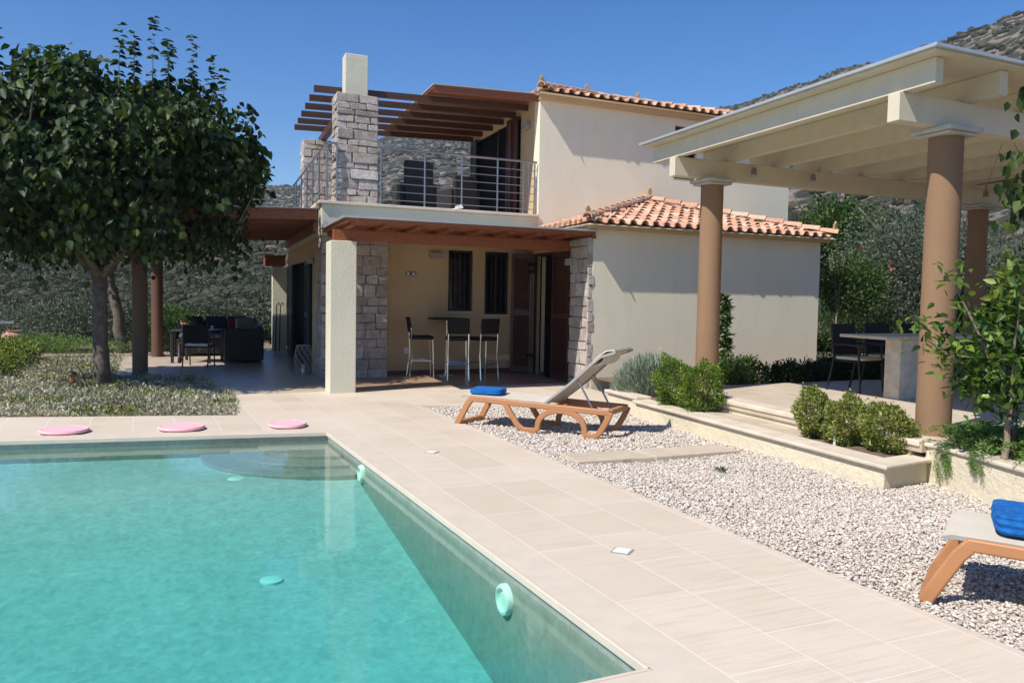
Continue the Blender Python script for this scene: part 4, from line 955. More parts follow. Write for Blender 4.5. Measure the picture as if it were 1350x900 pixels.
ang2 = math.atan2(-.53, .848); make_lounger((2.31, 4.42, 0), ang2, 'orange sun lounger cut by the right edge of the photo, towel on its foot')
def towel(loc, yaw, dims, label, folds=3):
    bm = bmesh.new(); bmesh.ops.create_cube(bm, size=1); bmesh.ops.subdivide_edges(bm, edges=bm.edges, cuts=9, use_grid_fill=True)
    for v in bm.verts:
        x, y, z = v.co*2; e = 9.0; n = (abs(x)**e+abs(y)**e+abs(z)**e)**(1/e); k = max(abs(x), abs(y), abs(z)); v.co = Vector((x, y, z))/max(n, 1e-6)*k*.5
        w = .03*math.sin(x*3+1)*math.cos(y*2.5)+.012*math.sin(7*y+x*3); v.co.z += w*(1 if z > 0 else .25)
        if abs(x) > .8 or abs(y) > .8: v.co.x *= 1+.03*math.sin(z*folds*3.1); v.co.y *= 1+.03*math.sin(z*folds*3.1)
        v.co.x *= dims[0]; v.co.y *= dims[1]; v.co.z = (v.co.z+.5)*dims[2]
    me = bpy.data.meshes.new('towel'); bm.to_mesh(me); bm.free(); o = link_mesh(me, 'towel', M_TOWEL, None, True); o.location = loc; o.rotation_euler = (0, 0, yaw)
    md = o.modifiers.new('s', 'SUBSURF'); md.levels = md.render_levels = 2
    tx = bpy.data.textures.new('terry', 'CLOUDS'); tx.noise_scale = .05; dm = o.modifiers.new('d', 'DISPLACE'); dm.texture = tx; dm.strength = .010; dm.texture_coords = 'LOCAL'
    tag(o, label, 'towel', 'blue towels folded on the loungers')
towel((-.28, 10.36, .375), ang1+.2, (.40, .36, .07), 'thin blue towel folded on the distant lounger by the house')
towel((2.86, 4.45, .378), ang2+.1, (.42, .46, .115), 'thick blue towel folded on the lounger at the right edge')
# ------------------------------------------------------------------ bar table and stools
def bar_table(w):
    t = thing('bar_table', w, 'tall round bar table with chrome pole in the shaded porch', 'bar table')
    m = MB(); m.lathe(0, 0, [(.36, 1.10), (.375, 1.112), (.375, 1.125), (.36, 1.13)], 40); m.build('tabletop', M_BLACK, t, autos=True)
    m = MB(); m.lathe(0, 0, [(.028, .02), (.028, 1.10)], 14); m.build('pole', M_CHROME, t, autos=True)
    m = MB(); m.lathe(0, 0, [(.24, .005), (.24, .012), (.08, .03), (.04, .05)], 32); m.build('base', M_CHROME, t, autos=True)
bar_table((-1.28, 16.35, .004))
def bar_stool(w, yaw, label):
    t = thing('bar_stool', w, label, 'bar stool', 'black bar stools round the tall table', yaw)
    s = .19
    m = MB(); m.box(-.21, .21, -.21, .21, .73, .80); m.build('seat', M_BLACK, t, bevel=.025, seg=3, autos=True)
    m = MB(); m.ribbon([(-.215, .86), (-.235, 1.0), (-.26, 1.15)], .045, -.20, .20); m.build('backrest', M_BLACK, t, bevel=.015, seg=3, autos=True)
    for (x, y) in ((s, s), (s, -s), (-s, s), (-s, -s)):
        m = MB()
        if x < 0: m.tube([(x-.06, y*1.05, 0), (x-.0, y, .45), (x-.02, y, .86), (x-.035, y, .95)], .014, 8)
        else: m.tube([(x+.03, y*1.05, 0), (x, y, .73)], .014, 8)
        m.build('leg', M_CHROME, t, autos=True)
    m = MB()
    m.tube([(s+.01, -s, .30), (s+.01, s, .30)], .011, 8); m.tube([(-s-.03, -s, .30), (-s-.03, s, .30)], .011, 8)
    m.tube([(s+.01, -s, .33), (-s-.03, -s, .33)], .011, 8); m.tube([(s+.01, s, .33), (-s-.03, s, .33)], .011, 8); m.build('footrest', M_CHROME, t, autos=True)
bar_stool((-1.74, 15.96, .004), math.radians(14), 'leftmost black bar stool, seen from its side with the seat facing right')
bar_stool((-1.03, 15.72, .004), math.radians(100), 'middle black bar stool turned with its back to the pool')
bar_stool((-.55, 15.85, .004), math.radians(125), 'rightmost black bar stool, half behind the middle one')
# ------------------------------------------------------------------ patio furniture
so_w = W(-6.1, 8.0)
SO = (so_w[0], so_w[1], 0)
sofa = thing('corner_sofa', SO, 'dark rattan corner sofa with cushions on the shaded patio', 'sofa')
def SF(): return MB(W, (SO[0], SO[1], .0))
m = SF(); m.box(-7.05, -5.2, 8.9, 9.7, .06, .42); m.box(-6.0, -5.2, 6.75, 8.9, .06, .42); m.build('seat_frame', M_RATTAN, sofa, bevel=.02)
m = SF(); m.box(-7.05, -5.2, 9.7, 9.88, .06, .82); m.box(-5.32, -5.16, 6.75, 9.7, .06, .80); m.build('backrest', M_RATTAN, sofa, bevel=.03)
m = SF(); m.box(-6.0, -5.16, 6.60, 6.749, .06, .76); m.build('armrest', M_RATTAN, sofa, bevel=.03)
m = SF(); m.box(-7.2, -7.05, 8.9, 9.88, .06, .62); m.build('armrest', M_RATTAN, sofa, bevel=.03)
m = SF(); m.box(-7.0, -6.05, 8.92, 9.65, .425, .53); m.box(-5.98, -5.34, 6.78, 8.9, .425, .53); m.build('seat_cushion', M_GREYCLOTH, sofa, bevel=.03)
for (u, v, mt, lab) in ((-6.7, 9.55, M_BLACK, 'black cushion'), (-6.15, 9.5, M_NAVY, 'navy blue cushion'), (-5.65, 9.4, M_DARKRED, 'dark red cushion'), (-5.48, 8.3, M_GREYCLOTH, 'grey cushion')):
    m = SF(); m.box(u-.24, u+.24, v-.08, v+.06, .54, .95); m.build('cushion', mt, sofa, bevel=.05, seg=4, autos=True)['label'] = lab
TW = W(-6.55, 7.25); tb = thing('patio_table', (TW[0], TW[1], 0), 'dark low patio table behind the black chair', 'table')
m = MB(); m.box(-.45, .45, -.45, .45, .68, .715); m.build('tabletop', M_DARKMET, tb, bevel=.006)
for x in (-.4, .4):
    for y in (-.4, .4): m = MB(); m.box(x-.025, x+.025, y-.025, y+.025, .004, .679); m.build('leg', M_DARKMET, tb)
pt = thing('flower_pot', (TW[0]-.22, TW[1]-.05, .715), 'terracotta flower pot on the dark patio table', 'pot')
m = MB(); m.lathe(0, 0, [(.085, 0), (.115, .12), (.13, .121), (.13, .16), (.11, .16), (.105, .13), (.02, .12)], 24); m.build('pot', M_TERRA, pt, autos=True)
leaf_obj('plant', clump((0, 0, .2), (.12, .12, .12), 260, .06), L_MID, pt)
gl = MB(); gl.lathe(0, 0, [(.03, 0), (.038, .09), (.036, .09), (.028, .005)], 16); o = gl.build('drinking_glass', simple('pale_glass', (.5, .52, .54), .1), autos=True); o.location = (TW[0]+.33, TW[1], .716); tag(o, 'small pale drinking glass on the dark patio table', 'glass')
def frame_chair(w, yaw, label, group, seatmat=M_OFFWHITE, h=.88, sling=M_BLACK):
    t = thing('garden_chair', w, label, 'chair', group, yaw)
    for y in (-.25, .25):
        m = MB(); m.tube([(-.30, y, 0), (-.20, y, .44), (-.26, y, h)], .014, 8); m.build('leg', M_DARKMET, t, autos=True)
        m = MB(); m.tube([(.24, y, 0), (.20, y, .44), (.19, y, .63)], .014, 8); m.build('leg', M_DARKMET, t, autos=True)
        m = MB(); m.ribbon([(-.24, .65), (.0, .655), (.23, .635)], .025, y-.025, y+.025); m.build('armrest', M_DARKMET, t, bevel=.006)
    m = MB(); m.box(-.22, .22, -.24, .24, .41, .435); m.build('seat', M_BLACK, t)
    m = MB(); m.box(-.20, .23, -.225, .225, .437, .485); m.build('seat_cushion', seatmat, t, bevel=.02, seg=3, autos=True)
    m = MB(); m.ribbon([(-.212, .5), (-.245, .75), (-.262, h)], .02, -.24, .24); m.build('backrest', sling, t)
    return t
frame_chair((-6.50, 17.30, 0), math.radians(95), 'black garden chair with white seat cushion on the patio seen from behind', 'black garden chairs')
ck = MB(); ck.box(-.02, .02, -.07, .07, -.38, .0); ck.box(-.035, .015, -.05, .06, -.42, -.3); o = ck.build('cloth', simple('pinkish_cloth', (.30, .20, .18), .9), bevel=.012); o.location = (-6.84, 17.16, .5); tag(o, 'pinkish cloth hanging from the chair on the patio', 'cloth')
# wicker lantern
LN = (-4.02, 16.05, .0); ln = thing('wicker_lantern', LN, 'round lattice wicker lantern standing by the side door', 'lantern')
m = MB(); n = 9
rad = lambda z: .125+.045*math.sin(PI*z/.56)
for k in range(n):
    for sg in (1, -1): m.tube([(rad(z)*math.cos(2*PI*k/n+sg*z*4.2), rad(z)*math.sin(2*PI*k/n+sg*z*4.2), z+.01) for z in np.linspace(0, .56, 12)], .0065, 5)
m.build('lattice', M_WICKER, ln, True)
m = MB()
for z in (.012, .56): m.tube([(rad(z)*math.cos(2*PI*k/24), rad(z)*math.sin(2*PI*k/24), z+.004) for k in range(25)], .009, 6)
m.build('rim', M_WICKER, ln, True)
m = MB(); m.lathe(0, 0, [(.035, .01), (.035, .2)], 12); m.build('candle', M_OFFWHITE, ln, autos=True)
# rods by the far post
for i, (du, lab) in enumerate(((-4.62, 'thin dark hooked rod leaning by the far white post, left one'), (-4.52, 'thin dark hooked rod leaning by the far white post, right one'))):
    w = W(du, 10.35); m = MB(); m.tube([(0, -.1, 0), (0, 0, 1.15), (.01, .01, 1.25), (.05, 0, 1.30), (.08, 0, 1.25), (.06, 0, 1.21)], .014, 7); o = m.build('hooked_rod', M_DARKMET, None, True); o.location = (w[0], w[1], 0); tag(o, lab, 'rod', 'hooked rods by the far post')
# terrace chairs on the balcony
def balcony_chair(u, v, yaw, label, h):
    w = W(u, v, 3.236); t = thing('rattan_chair', w, label, 'chair', 'rattan chairs on the upper terrace', yaw)
    m = MB(); m.box(-.32, .32, -.32, .30, .10, .36); m.build('seat', M_RATTAN, t, bevel=.03)
    m = MB(); m.box(-.30, .30, -.40, -.30, .10, h); m.build('backrest', M_RATTAN, t, bevel=.03)
    for x in (-.38, .30): m = MB(); m.box(x, x+.08, -.38, .30, .05, .56); m.build('armrest', M_RATTAN, t, bevel=.02)
    for x in (-.34, .34):
        for y in (-.34, .26): m = MB(); m.box(x-.02, x+.02, y-.02, y+.02, 0, .1); m.build('leg', M_DARKMET, t)
    m = MB(); m.box(-.28, .28, -.28, .28, .362, .45); m.build('cushion', M_GREYCLOTH, t, bevel=.02)
balcony_chair(-2.35, 3.9, math.radians(22), 'taller dark rattan chair on the upper terrace behind the railing', 1.0)
balcony_chair(-1.3, 4.4, math.radians(40), 'lower dark rattan chair on the upper terrace nearer the doors', .85)
cl = MB(); cl.box(-.13, .13, -.05, .05, 0, .035); cl.box(-.02, .12, -.04, .04, .035, .07); o = cl.build('cloth', M_WHITE, bevel=.015, seg=3); w = W(-1.75, 2.72, 3.236); o.location = w; o.rotation_euler = (0, -.25, .3); tag(o, 'small crumpled white cloth at the foot of the terrace railing', 'cloth')
# ------------------------------------------------------------------ dining set under the cream pergola
DT = W(3.4, -4.05, .352); DTW = (DT[0], DT[1], .352)
dt = thing('dining_table', DTW, 'long stone based dining table under the cream pergola', 'table')
m = MB(W, DTW); m.box(1.74, 5.2, -5.12, -4.3, 1.125, 1.165); m.build('tabletop', M_CONC, dt, bevel=.008)
m = MB(W, DTW); m.box(2.06, 2.9, -5.08, -4.82, .352, 1.124); m.build('pedestal', M_CONC, dt, bevel=.006)
m = MB(W, DTW); m.box(4.5, 4.9, -5.05, -4.4, .352, 1.124); m.build('pedestal', M_CONC, dt, bevel=.006)
hu = math.atan2(U.y, U.x)
def at(u, v, z=.352): return W(u, v, z)
for (u, v, yaw, lab) in ((2.28, -4.12, hu-PI/2+.1, 'black garden chair with beige seat tucked in at the left end of the dining table'),
                         (3.05, -4.0, hu-PI/2, 'black garden chair behind the table, partly hidden by the thick column on its left'),
                         (3.75, -4.02, hu-PI/2, 'black garden chair behind the table, just right of the thick column'),
                         (4.5, -4.0, hu-PI/2-.1, 'black garden chair behind the table farthest right, behind the lemon leaves'),
                         (4.1, -5.55, hu+PI/2+.15, 'black garden chair on the near side of the dining table')):
    frame_chair(at(u, v), yaw, lab, 'black garden chairs', M_BEIGE, .93)
w = W(4.05, -4.7, 1.166); m = MB(); m.lathe(0, 0, [(.075, 0), (.10, .02), (.10, .13), (.092, .14), (.085, .13), (.08, .03)], 24); o = m.build('bowl', M_TEAL, autos=True); o.location = w; tag(o, 'teal glazed pot on the stone dining table', 'pot')
w = W(4.4, -4.65, 1.166); m = MB(); m.lathe(0, 0, [(.05, 0), (.10, .07), (.11, .085), (.10, .085), (.04, .02)], 24); o = m.build('bowl', simple('blue_red_glaze', (.10, .08, .16), .3), autos=True); o.location = w; tag(o, 'dark blue bowl beside the teal pot on the dining table', 'bowl')
# ------------------------------------------------------------------ garden: trees and plants
def limb(m, pts, r0, r1, n=9):
    P = [Vector(p) for p in pts]; k = 5; out = []
    for i in range(len(P)-1):
        a, b = P[max(i-1, 0)], P[min(i+2, len(P)-1)]
        for j in range(k):
            t = j/k; p = P[i].lerp(P[i+1], t)+Vector((random.uniform(-1, 1), random.uniform(-1, 1), 0))*r1*.28; out.append(p)
    out.append(P[-1]); m.tube(out, r0, n, r1)
def mulberry():
    random.seed(21); base = (-6.77, 13.75, 0); t = thing('mulberry_tree', base, 'big leafy mulberry tree with dark green crown at the left', 'tree')
    m = MB(); m.tube([(0, 0, -.1), (-.01, .01, .3), (-.03, .0, .8), (-.035, .02, 1.3), (-.02, 0, 1.95)], [.16, .128, .116, .112, .12], 14)
    tips = []
    for i in range(9):
        a = 2*PI*i/9+random.uniform(-.3, .3); R = random.uniform(1.0, 1.8); zt = random.uniform(2.9, 4.0)
        p = (R*math.cos(a), R*math.sin(a), zt); limb(m, [(-.02, 0, 1.75), (R*.3*math.cos(a), R*.3*math.sin(a), 2.25), p], .075, .02, 7); tips.append(p)
        for j in range(4):
            b = a+random.uniform(-.9, .9); q = (p[0]+.9*math.cos(b)*random.random(), p[1]+.9*math.sin(b)*random.random(), min(4.5, p[2]+random.uniform(-.3, .7))); limb(m, [p, q], .02, .007, 5)
    m.build('trunk', M_BARK, t, True)
    A = []; c = np.array([-.22, .1, 3.62])
    # shell of leaf clumps
    for i in range(125):
        d = unit(1)[0]; 
        if d[2] < -.45: d[2] *= -.5
        rr = .5+.55*random.random()**.5
        q = c+d*np.array([2.4, 2.2, 1.42])*rr; q[2] = max(q[2], 2.72+.15*math.sin(i*2.3))
        n = 250; s = np.array([.55, .55, .42])*(.7+.6*random.random())
        P = q+np.clip(RNG.normal(size=(n, 3)), -1.5, 1.5)*s*.5; D = unit(n)*.6+np.array([0, 0, -.75])+(P-c)*.12
        nr = np.tile(np.array([0, 0, .9]), (n, 1))+(P-c)*.15+RNG.normal(size=(n, 3))*.45
        A.append(leaf_arrays(P, D, .128, .78, .15, True, nrm=nr, sv=.45, rnd=np.clip(RNG.random(n)*.7+random.random()*.3, 0, 1)))
    # dense inside
    n = 5200; P = c+unit(n)*np.array([1.8, 1.7, 1.15])*RNG.random((n, 1))**.4; A.append(leaf_arrays(P, unit(n), .14, .8, .1, True))
    # drooping skirt
    for i in range(60):
        a = random.random()*6.28; R = random.uniform(.4, 2.3); n = 70; z = random.uniform(2.38, 2.8)
        P = np.array([R*math.cos(a), R*math.sin(a)*.9, z])+RNG.normal(size=(n, 3))*[.2, .2, .22]; A.append(leaf_arrays(P, unit(n)*.5+[0, 0, -.9], .12, .78, .12, True))
    # upright shoots
    for (x, y, z0, L_, lean) in ((-2.0, .4, 4.9, 1.0, -.1), (-.3, .2, 5.0, .55, 0), (1.2, -.2, 5.0, .7, 0), (.6, -.1, 4.9, .9, .02), (-1.75, .2, 5.1, .85, -.1), (-1.35, .3, 5.0, .7, 0), (-1.0, 0, 5.0, .6, .08), (-.75, .2, 5.1, .55, .1), (-2.3, .1, 4.7, .6, -.15), (.25, .1, 5.15, .85, .05), (.42, .3, 5.0, .8, 0), (.85, 0, 5.15, .95, .04), (1.0, .2, 5.1, .85, .08), (1.45, .1, 4.95, .85, .05), (1.7, .2, 4.7, .85, .12), (1.95, 0, 4.5, .8, .1), (2.25, .1, 3.9, .8, .25), (2.3, -.1, 3.2, .75, .7), (2.15, 0, 2.9, .7, .8), (-2.6, 0, 3.9, .7, -.6)):
        n = int(L_*52); tt = RNG.random(n); ang = RNG.random(n)*6.28; P = np.stack([x+lean*tt*L_, np.full(n, y), z0-.35+tt*(L_+.25)*(1 if lean < .5 else .75)], 1)
        D = np.stack([np.cos(ang), np.sin(ang), .15+.5*tt-.55], 1); A.append(leaf_arrays(P, D, .125, .78, .15, True, nrm=np.tile([0, 0, 1.5], (n, 1)), rnd=.35+.65*RNG.random(n)))
        sh = MB(); sh.tube([(x, y, z0-.5), (x+lean*L_*.5, y, z0-.35+L_*.5), (x+lean*L_, y, z0-.38+L_*(1 if lean < .5 else .72))], .009, 5, .003); sh.build('shoot', M_BARK2, t)
    leaf_obj('crown', A, L_MULB, t)
mulberry()
def small_tree(name, base, lean, height, crown_c, crown_r, n, size, mat, label, tr=.11, ratio=.45, group=None, lumps=16, cat='tree', barkm=M_BARK, six=False):
    t = thing(name, base, label, cat, group); m = MB(); limb(m, [(0, 0, -.1), (lean[0]*.4, lean[1]*.4, height*.5), (lean[0], lean[1], height)], tr, tr*.6, 9)
    cc = np.array(crown_c)-np.array(base)
    for i in range(8):
        a = random.random()*6.28; q = (cc[0]+crown_r[0]*.7*math.cos(a), cc[1]+crown_r[1]*.7*math.sin(a), cc[2]+crown_r[2]*random.uniform(-.3, .7)); limb(m, [(lean[0]*.9, lean[1]*.9, height*.92), ((lean[0]+q[0])/2, (lean[1]+q[1])/2, (height+q[2])/2+.1), q], tr*.45, tr*.12, 6)
    m.build('trunk', barkm, t, True)
    leaf_obj('crown', clump(tuple(cc), crown_r, n, size, ratio, lumps=lumps, updir=.0, shell=.35, six=six), mat, t)
    return t
random.seed(5)
small_tree('garden_tree', (-9.62, 20.6, 0), (-.35, .0, 0), 2.1, (-10.3, 20.9, 3.3), (2.2, 1.9, 1.5), 9000, .12, L_MULB, 'leaning garden tree behind the mulberry with fork in its trunk', tr=.16, ratio=.7)
small_tree('olive_tree', (9.5, 18.6, 0), (.1, .1, 0), 1.3, (9.35, 18.6, 2.55), (2.35, 2.0, 1.9), 26000, .085, L_OLIVE, 'large silvery olive tree behind the dining table', tr=.16, ratio=.26, lumps=34)
small_tree('fruit_tree', (9.3, 23.5, 0), (0, 0, 0), 2.0, (8.9, 23.3, 3.1), (1.9, 1.7, 1.9), 10000, .13, L_MID, 'green fruit tree rising behind the annex roof corner', tr=.09, ratio=.5, lumps=18)
small_tree('fruit_tree', (14.0, 31, 0), (0, 0, 0), 2.0, (13.4, 30.5, 2.9), (3.0, 2.5, 2.1), 9000, .2, L_DARK, 'dark green tree farther off behind the olive tree', tr=.12, ratio=.5, lumps=18)
small_tree('rose_shrub', (6.62, 17.16, .15), (.05, .0, 0), 1.35, (7.2, 17.6, 2.0), (.75, .9, 1.05), 6000, .07, L_MID, 'climbing rose with small red blooms beside the annex corner', tr=.028, ratio=.55, cat='shrub', barkm=M_BARK2)
par = [x for x in COL.objects if x.name.startswith('rose_shrub')][0]
for i in range(4):
    q = np.array([7.1, 17.2, 2.0])+unit(1)[0]*[.65, .7, .85]-[6.62, 17.16, .15]
    leaf_obj('bloom', leaf_arrays(np.tile(q, (7, 1)), unit(7)+[0, -.5, .3], .05, .9, .3, True), L_FLOWER, par)
# right-hand background hedge
for i, (x, y, z, rx, ry, rz, n, s, mt, lab) in enumerate((
    (10.6, 16.4, 1.6, 1.5, 1.2, 1.9, 12000, .10, L_DARK, 'tall dark oleander behind the thick pergola column'),
    (8.4, 13.2+1.9, 1.1, 1.1, .9, 1.2, 8000, .08, L_DARK, 'dark leafy shrub behind the dining chairs'),
    (8.2, 20.0, 1.0, 1.8, 1.2, 1.3, 9000, .09, L_MID, 'mid green shrub between the olive tree and the annex'),
    (12.2, 17.2, 1.5, 1.7, 1.4, 2.2, 9000, .11, L_MID, 'leafy green shrub at the right edge behind the lemon tree'),
    (9.9, 13.6, .95, 1.2, .9, 1.1, 7000, .085, L_DARK, 'dark low shrub behind the far end of the dining table'),
    (11.8, 21.8, 1.5, 2.6, 1.5, 2.0, 9000, .13, L_MID, 'broad green shrub beyond the olive tree'),
    (13.5, 19.5, 1.8, 2.2, 1.6, 2.6, 9000, .13, L_DARK, 'tall dark shrub at the right edge beyond the hedge'))):
    bush('shrub', (x, y, z), (rx, ry, rz), n, s, mt, lab, 'shrub', 'shrubs beyond the terrace', ratio=.32, lumps=16)
# left background shrubs
for i, (x, y, z, rx, ry, rz, n, s, mt, lab, rt_) in enumerate((
    (-12.0, 22.5, .65, 1.9, 1.4, .95, 12000, .085, L_OLIVE, 'grey green olive like bush left of the mulberry trunk', .3),
    (-15.2, 24.5, .6, 1.4, 1.2, .8, 6000, .085, L_OLIVE, 'grey green bush at the left edge of the photo', .3),
    (-9.6, 24.0, .4, 1.3, 1.0, .6, 6000, .09, L_MID, 'green bush between the two left tree trunks', .5),
    (-8.0, 23.6, .4, 1.2, 1.0, .62, 6000, .09, L_MID, 'bright green bush right of the far pergola post', .5),
    (-6.4, 24.6, .35, 1.2, 1.0, .55, 5000, .09, L_SCRUB, 'dull green bush behind the corner sofa', .5),
    (-10.9, 25.6, .6, 1.5, 1.2, .8, 6000, .1, L_MID, 'green bush behind the grey green bush', .5),
    (-4.9, 26.5, .35, 1.5, 1.1, .6, 5000, .1, L_SCRUB, 'dull green bush beyond the patio by the far white post', .5))):
    bush('shrub', (x, y, z), (rx, ry, rz), n, s, mt, lab, 'shrub', 'shrubs beyond the patio', ratio=rt_, lumps=14)
bush('low_hedge', (-11.0, 19.3, .28), (2.1, .55, .38), 9000, .05, L_ROSE, 'low dark green hedge across the back of the silvery bed', 'hedge', ratio=.3, lumps=26)
bush('low_hedge', (-8.6, 20.1, .3), (1.1, .5, .4), 5000, .05, L_DARK, 'low dark hedge behind the round pergola post', 'hedge', ratio=.3, lumps=14)
# yellow-green hedge along the left edge
hd = thing('clipped_hedge', (-9.6, 16, 0), 'yellow green clipped hedge running back along the left edge', 'hedge')
A = []
for i in range(9):
    f = i/8; c = np.array([-8.95, 13.6, .2])*(1-f)+np.array([-11.2, 18.9, .2])*f-np.array([-9.6, 16, 0]); A.append(clump(tuple(c), (.62, .62, .34), 2000, .05, .6, lumps=9))
leaf_obj('foliage', A, L_YEL, hd)
# bed kerb behind the bed and on the patio side
kb = MB(W, W(-9, 9.3, 0)); kb.box(-10.6, -7.9, 9.05, 9.2, -.1, .07); o = kb.build('bed_kerb', M_CAP); o.location = W(-9, 9.3, 0); tag(o, kind='structure')
# silvery ground cover bed
sheet('bed_soil', BED, [], -.03, simple('bed_soil_brown', (.24, .18, .125), .95, var=.3, bump=1, bsc=20))
def groundcover():
    A = []; n = 150000; q = np.stack([RNG.uniform(-12, -3.3, n), RNG.uniform(9.2, 20.5, n)], 1); q = q[in_poly(q, BED)]
    q = q[(RNG.random(len(q)) < np.clip(12/q[:, 1], 0, 1)**1.3)]
    dens = np.sin(q[:, 0]*2.3+1)*np.cos(q[:, 1]*2.9)+.6*np.sin(q[:, 0]*5.1-q[:, 1]*4.3); q = q[dens+RNG.normal(size=len(q))*.5 > -1.9]
    x, y = q[:, 0], q[:, 1]; h = .05+.035*np.sin(x*3.7+1)*np.cos(y*4.1)+.03*np.sin(x*9+y*7)
    z = -.02+np.maximum(h, .015)*RNG.random(len(q))*.95
    D = unit(len(q))*[1, 1, .5]+[0, 0, .75]; tone = np.clip(.5+.22*np.sin(x*1.9+y*1.3)+.18*np.sin(x*6-y*5)+RNG.normal(size=len(q))*.2, 0, 1)
    yel = (np.sin(x*2.1+3)*np.sin(y*3.3+1) > .55) & (RNG.random(len(q)) < .55)
    g1 = leaf_arrays(np.column_stack([x, y, z])[~yel], D[~yel], .055, .36, .2, False, rnd=tone[~yel], sv=.5)
    leaf_obj('ground_cover', g1, L_SILVER); tag(bpy.data.objects['ground_cover'], 'silvery green creeping ground cover filling the planted bed', 'ground cover', kind='stuff')
    g2 = leaf_arrays(np.column_stack([x, y, z+.01])[yel], D[yel], .05, .4, .2, False, sv=.5)
    leaf_obj('creeping_shoots', g2, L_YEL); tag(bpy.data.objects['creeping_shoots'], 'yellow green patches among the silvery ground cover', 'ground cover', kind='stuff')
groundcover()
# small garden lantern on a hook in the bed
gl_ = thing('garden_lantern', (-6.98, 13.2, 0), 'small copper garden lantern on a thin hook in the silvery bed', 'lantern')
m = MB(); m.tube([(.24, .03, 0), (.17, .02, .2), (.10, 0, .34), (.04, 0, .38), (0, 0, .36), (0, 0, .28)], .007, 6); m.build('hook', M_DARKMET, gl_, True)
m = MB(); m.lathe(0, 0, [(.005, .285), (.075, .235), (.08, .225), (.05, .225)], 16); m.build('cap', M_DARKMET, gl_, autos=True)
m = MB(); m.lathe(0, 0, [(.035, .10), (.052, .222)], 8); m.build('glass', simple('amber_glass', (.35, .18, .07), .25), gl_)
m = MB(); m.lathe(0, 0, [(.045, .085), (.045, .10)], 12); m.build('foot', M_DARKMET, gl_)
# amphora and rail at far left
am = thing('clay_jar', (-11.75, 19.6, 0), 'round pinkish clay jar behind the yellow green hedge', 'jar')
m = MB(); m.lathe(0, 0, [(.12, 0), (.24, .18), (.27, .32), (.22, .46), (.13, .52), (.15, .56), (.11, .56), (.10, .5)], 28); m.build('body', simple('pink_clay', (.48, .24, .18), .8), am, autos=True)
hr = thing('handrail', (-10.9, 17.2, 0), 'grey metal handrail on thin posts at the left edge', 'handrail')
m = MB(); m.box(-1.4, .65, -.05, .05, .83, .88); m.build('rail', M_STEEL, hr)
for x in (.1, -1.0): m = MB(); m.tube([(x, 0, -.1), (x, 0, .83)], .022, 8); m.build('post', M_STEEL, hr)
# plants along the low wall
def wisps(c, rad, n, L_, wid, mat, label, name, cat, tone=None, group=None):
    t = thing(name, c, label, cat, group); d = unit(n); d[:, 2] = np.abs(d[:, 2]); P = d*rad*(RNG.random((n, 1))**.45)*.9; P[:, 2] = np.maximum(P[:, 2]-L_*.3, .0)
    D = d*.8+[0, 0, .75]+RNG.normal(size=(n, 3))*.25; leaf_obj('foliage', leaf_arrays(P, D, L_, wid, .1, False, sv=.5), mat, t); return t
lv = wisps((2.08, 12.25, .2), (.62, .55, .60), 9000, .12, .10, L_LAV, 'grey green lavender bush at the far end of the low wall', 'lavender_bush', 'shrub')
wisps((2.42, 11.75, .2), (.26, .24, .32), 2200, .09, .12, L_PINKISH, 'faded pinkish lavender clump between lavender and boxwood', 'lavender_clump', 'shrub')
dr = leaf_arrays(np.array([1.83, 11.35, .05])+RNG.normal(size=(90, 3))*[.05, .04, .06], np.tile([0.05, -.1, -1.], (90, 1))+RNG.normal(size=(90, 3))*.2, .1, .08, .1, False)
wt = leaf_obj('trailing_sprig', dr, L_LAV); wt.parent = lv; wt.location = (-2.08, -12.25, -.2)
def box_shrub(x, y, r, h, mat, lab, n=7500, s=.028, base=.2):
    t = thing('boxwood', (x, y, base), lab, 'shrub', 'round boxwoods along the low wall')
    leaf_obj('foliage', ball((0, 0, h*.48), (r, r, h*.55), n, s, .6), mat, t)
    m = MB()
    for i in range(8): a = i*.8; m.tube([(0, 0, -.03), (r*.3*math.cos(a), r*.3*math.sin(a), h*.3), (r*.6*math.cos(a), r*.6*math.sin(a), h*.75)], .01, 5, .003)
    m.build('stem', M_BARK, t, True)
box_shrub(2.14, 10.9, .27, .58, L_BOX, 'bright green boxwood touching the lavender, left of the far pair')
box_shrub(2.38, 10.42, .27, .57, L_BOX, 'bright green boxwood in front of the slimmer column, right of the far pair')
box_shrub(3.12, 8.55, .17, .50, L_BOXY, 'yellowish boxwood, leftmost of the three near the thick column', 5500)
box_shrub(3.32, 8.18, .195, .43, L_BOXY, 'yellowish boxwood in the middle of the three near the thick column', 6000)
box_shrub(3.55, 7.80, .22, .43, L_BOXY, 'yellowish boxwood, rightmost of the three near the thick column', 6500)
def spike(c, h, label, n=1, base=.2, mat=M_WHITE):
    m = MB(); m.lathe(0, 0, [(.015, -.02), (.012, h)], 8); o = m.build('garden_spotlight', mat, None, autos=True); o.location = (c[0], c[1], base); tag(o, label, 'garden light', 'small spotlights among the boxwoods')
    m = MB(); m.lathe(0, 0, [(.02, h-.02), (.034, h+.05), (.02, h+.05)], 12); m.build('head', M_GREY, o, autos=True)
spike((2.42, 10.32), .12, 'small white garden spotlight between the far pair of boxwoods'); spike((3.18, 8.12), .10, 'small white garden spotlight among the near three boxwoods')
random.seed(9); ORD = ['first', 'second', 'third', 'fourth', 'fifth', 'sixth', 'seventh', 'eighth', 'ninth', 'tenth', 'eleventh']
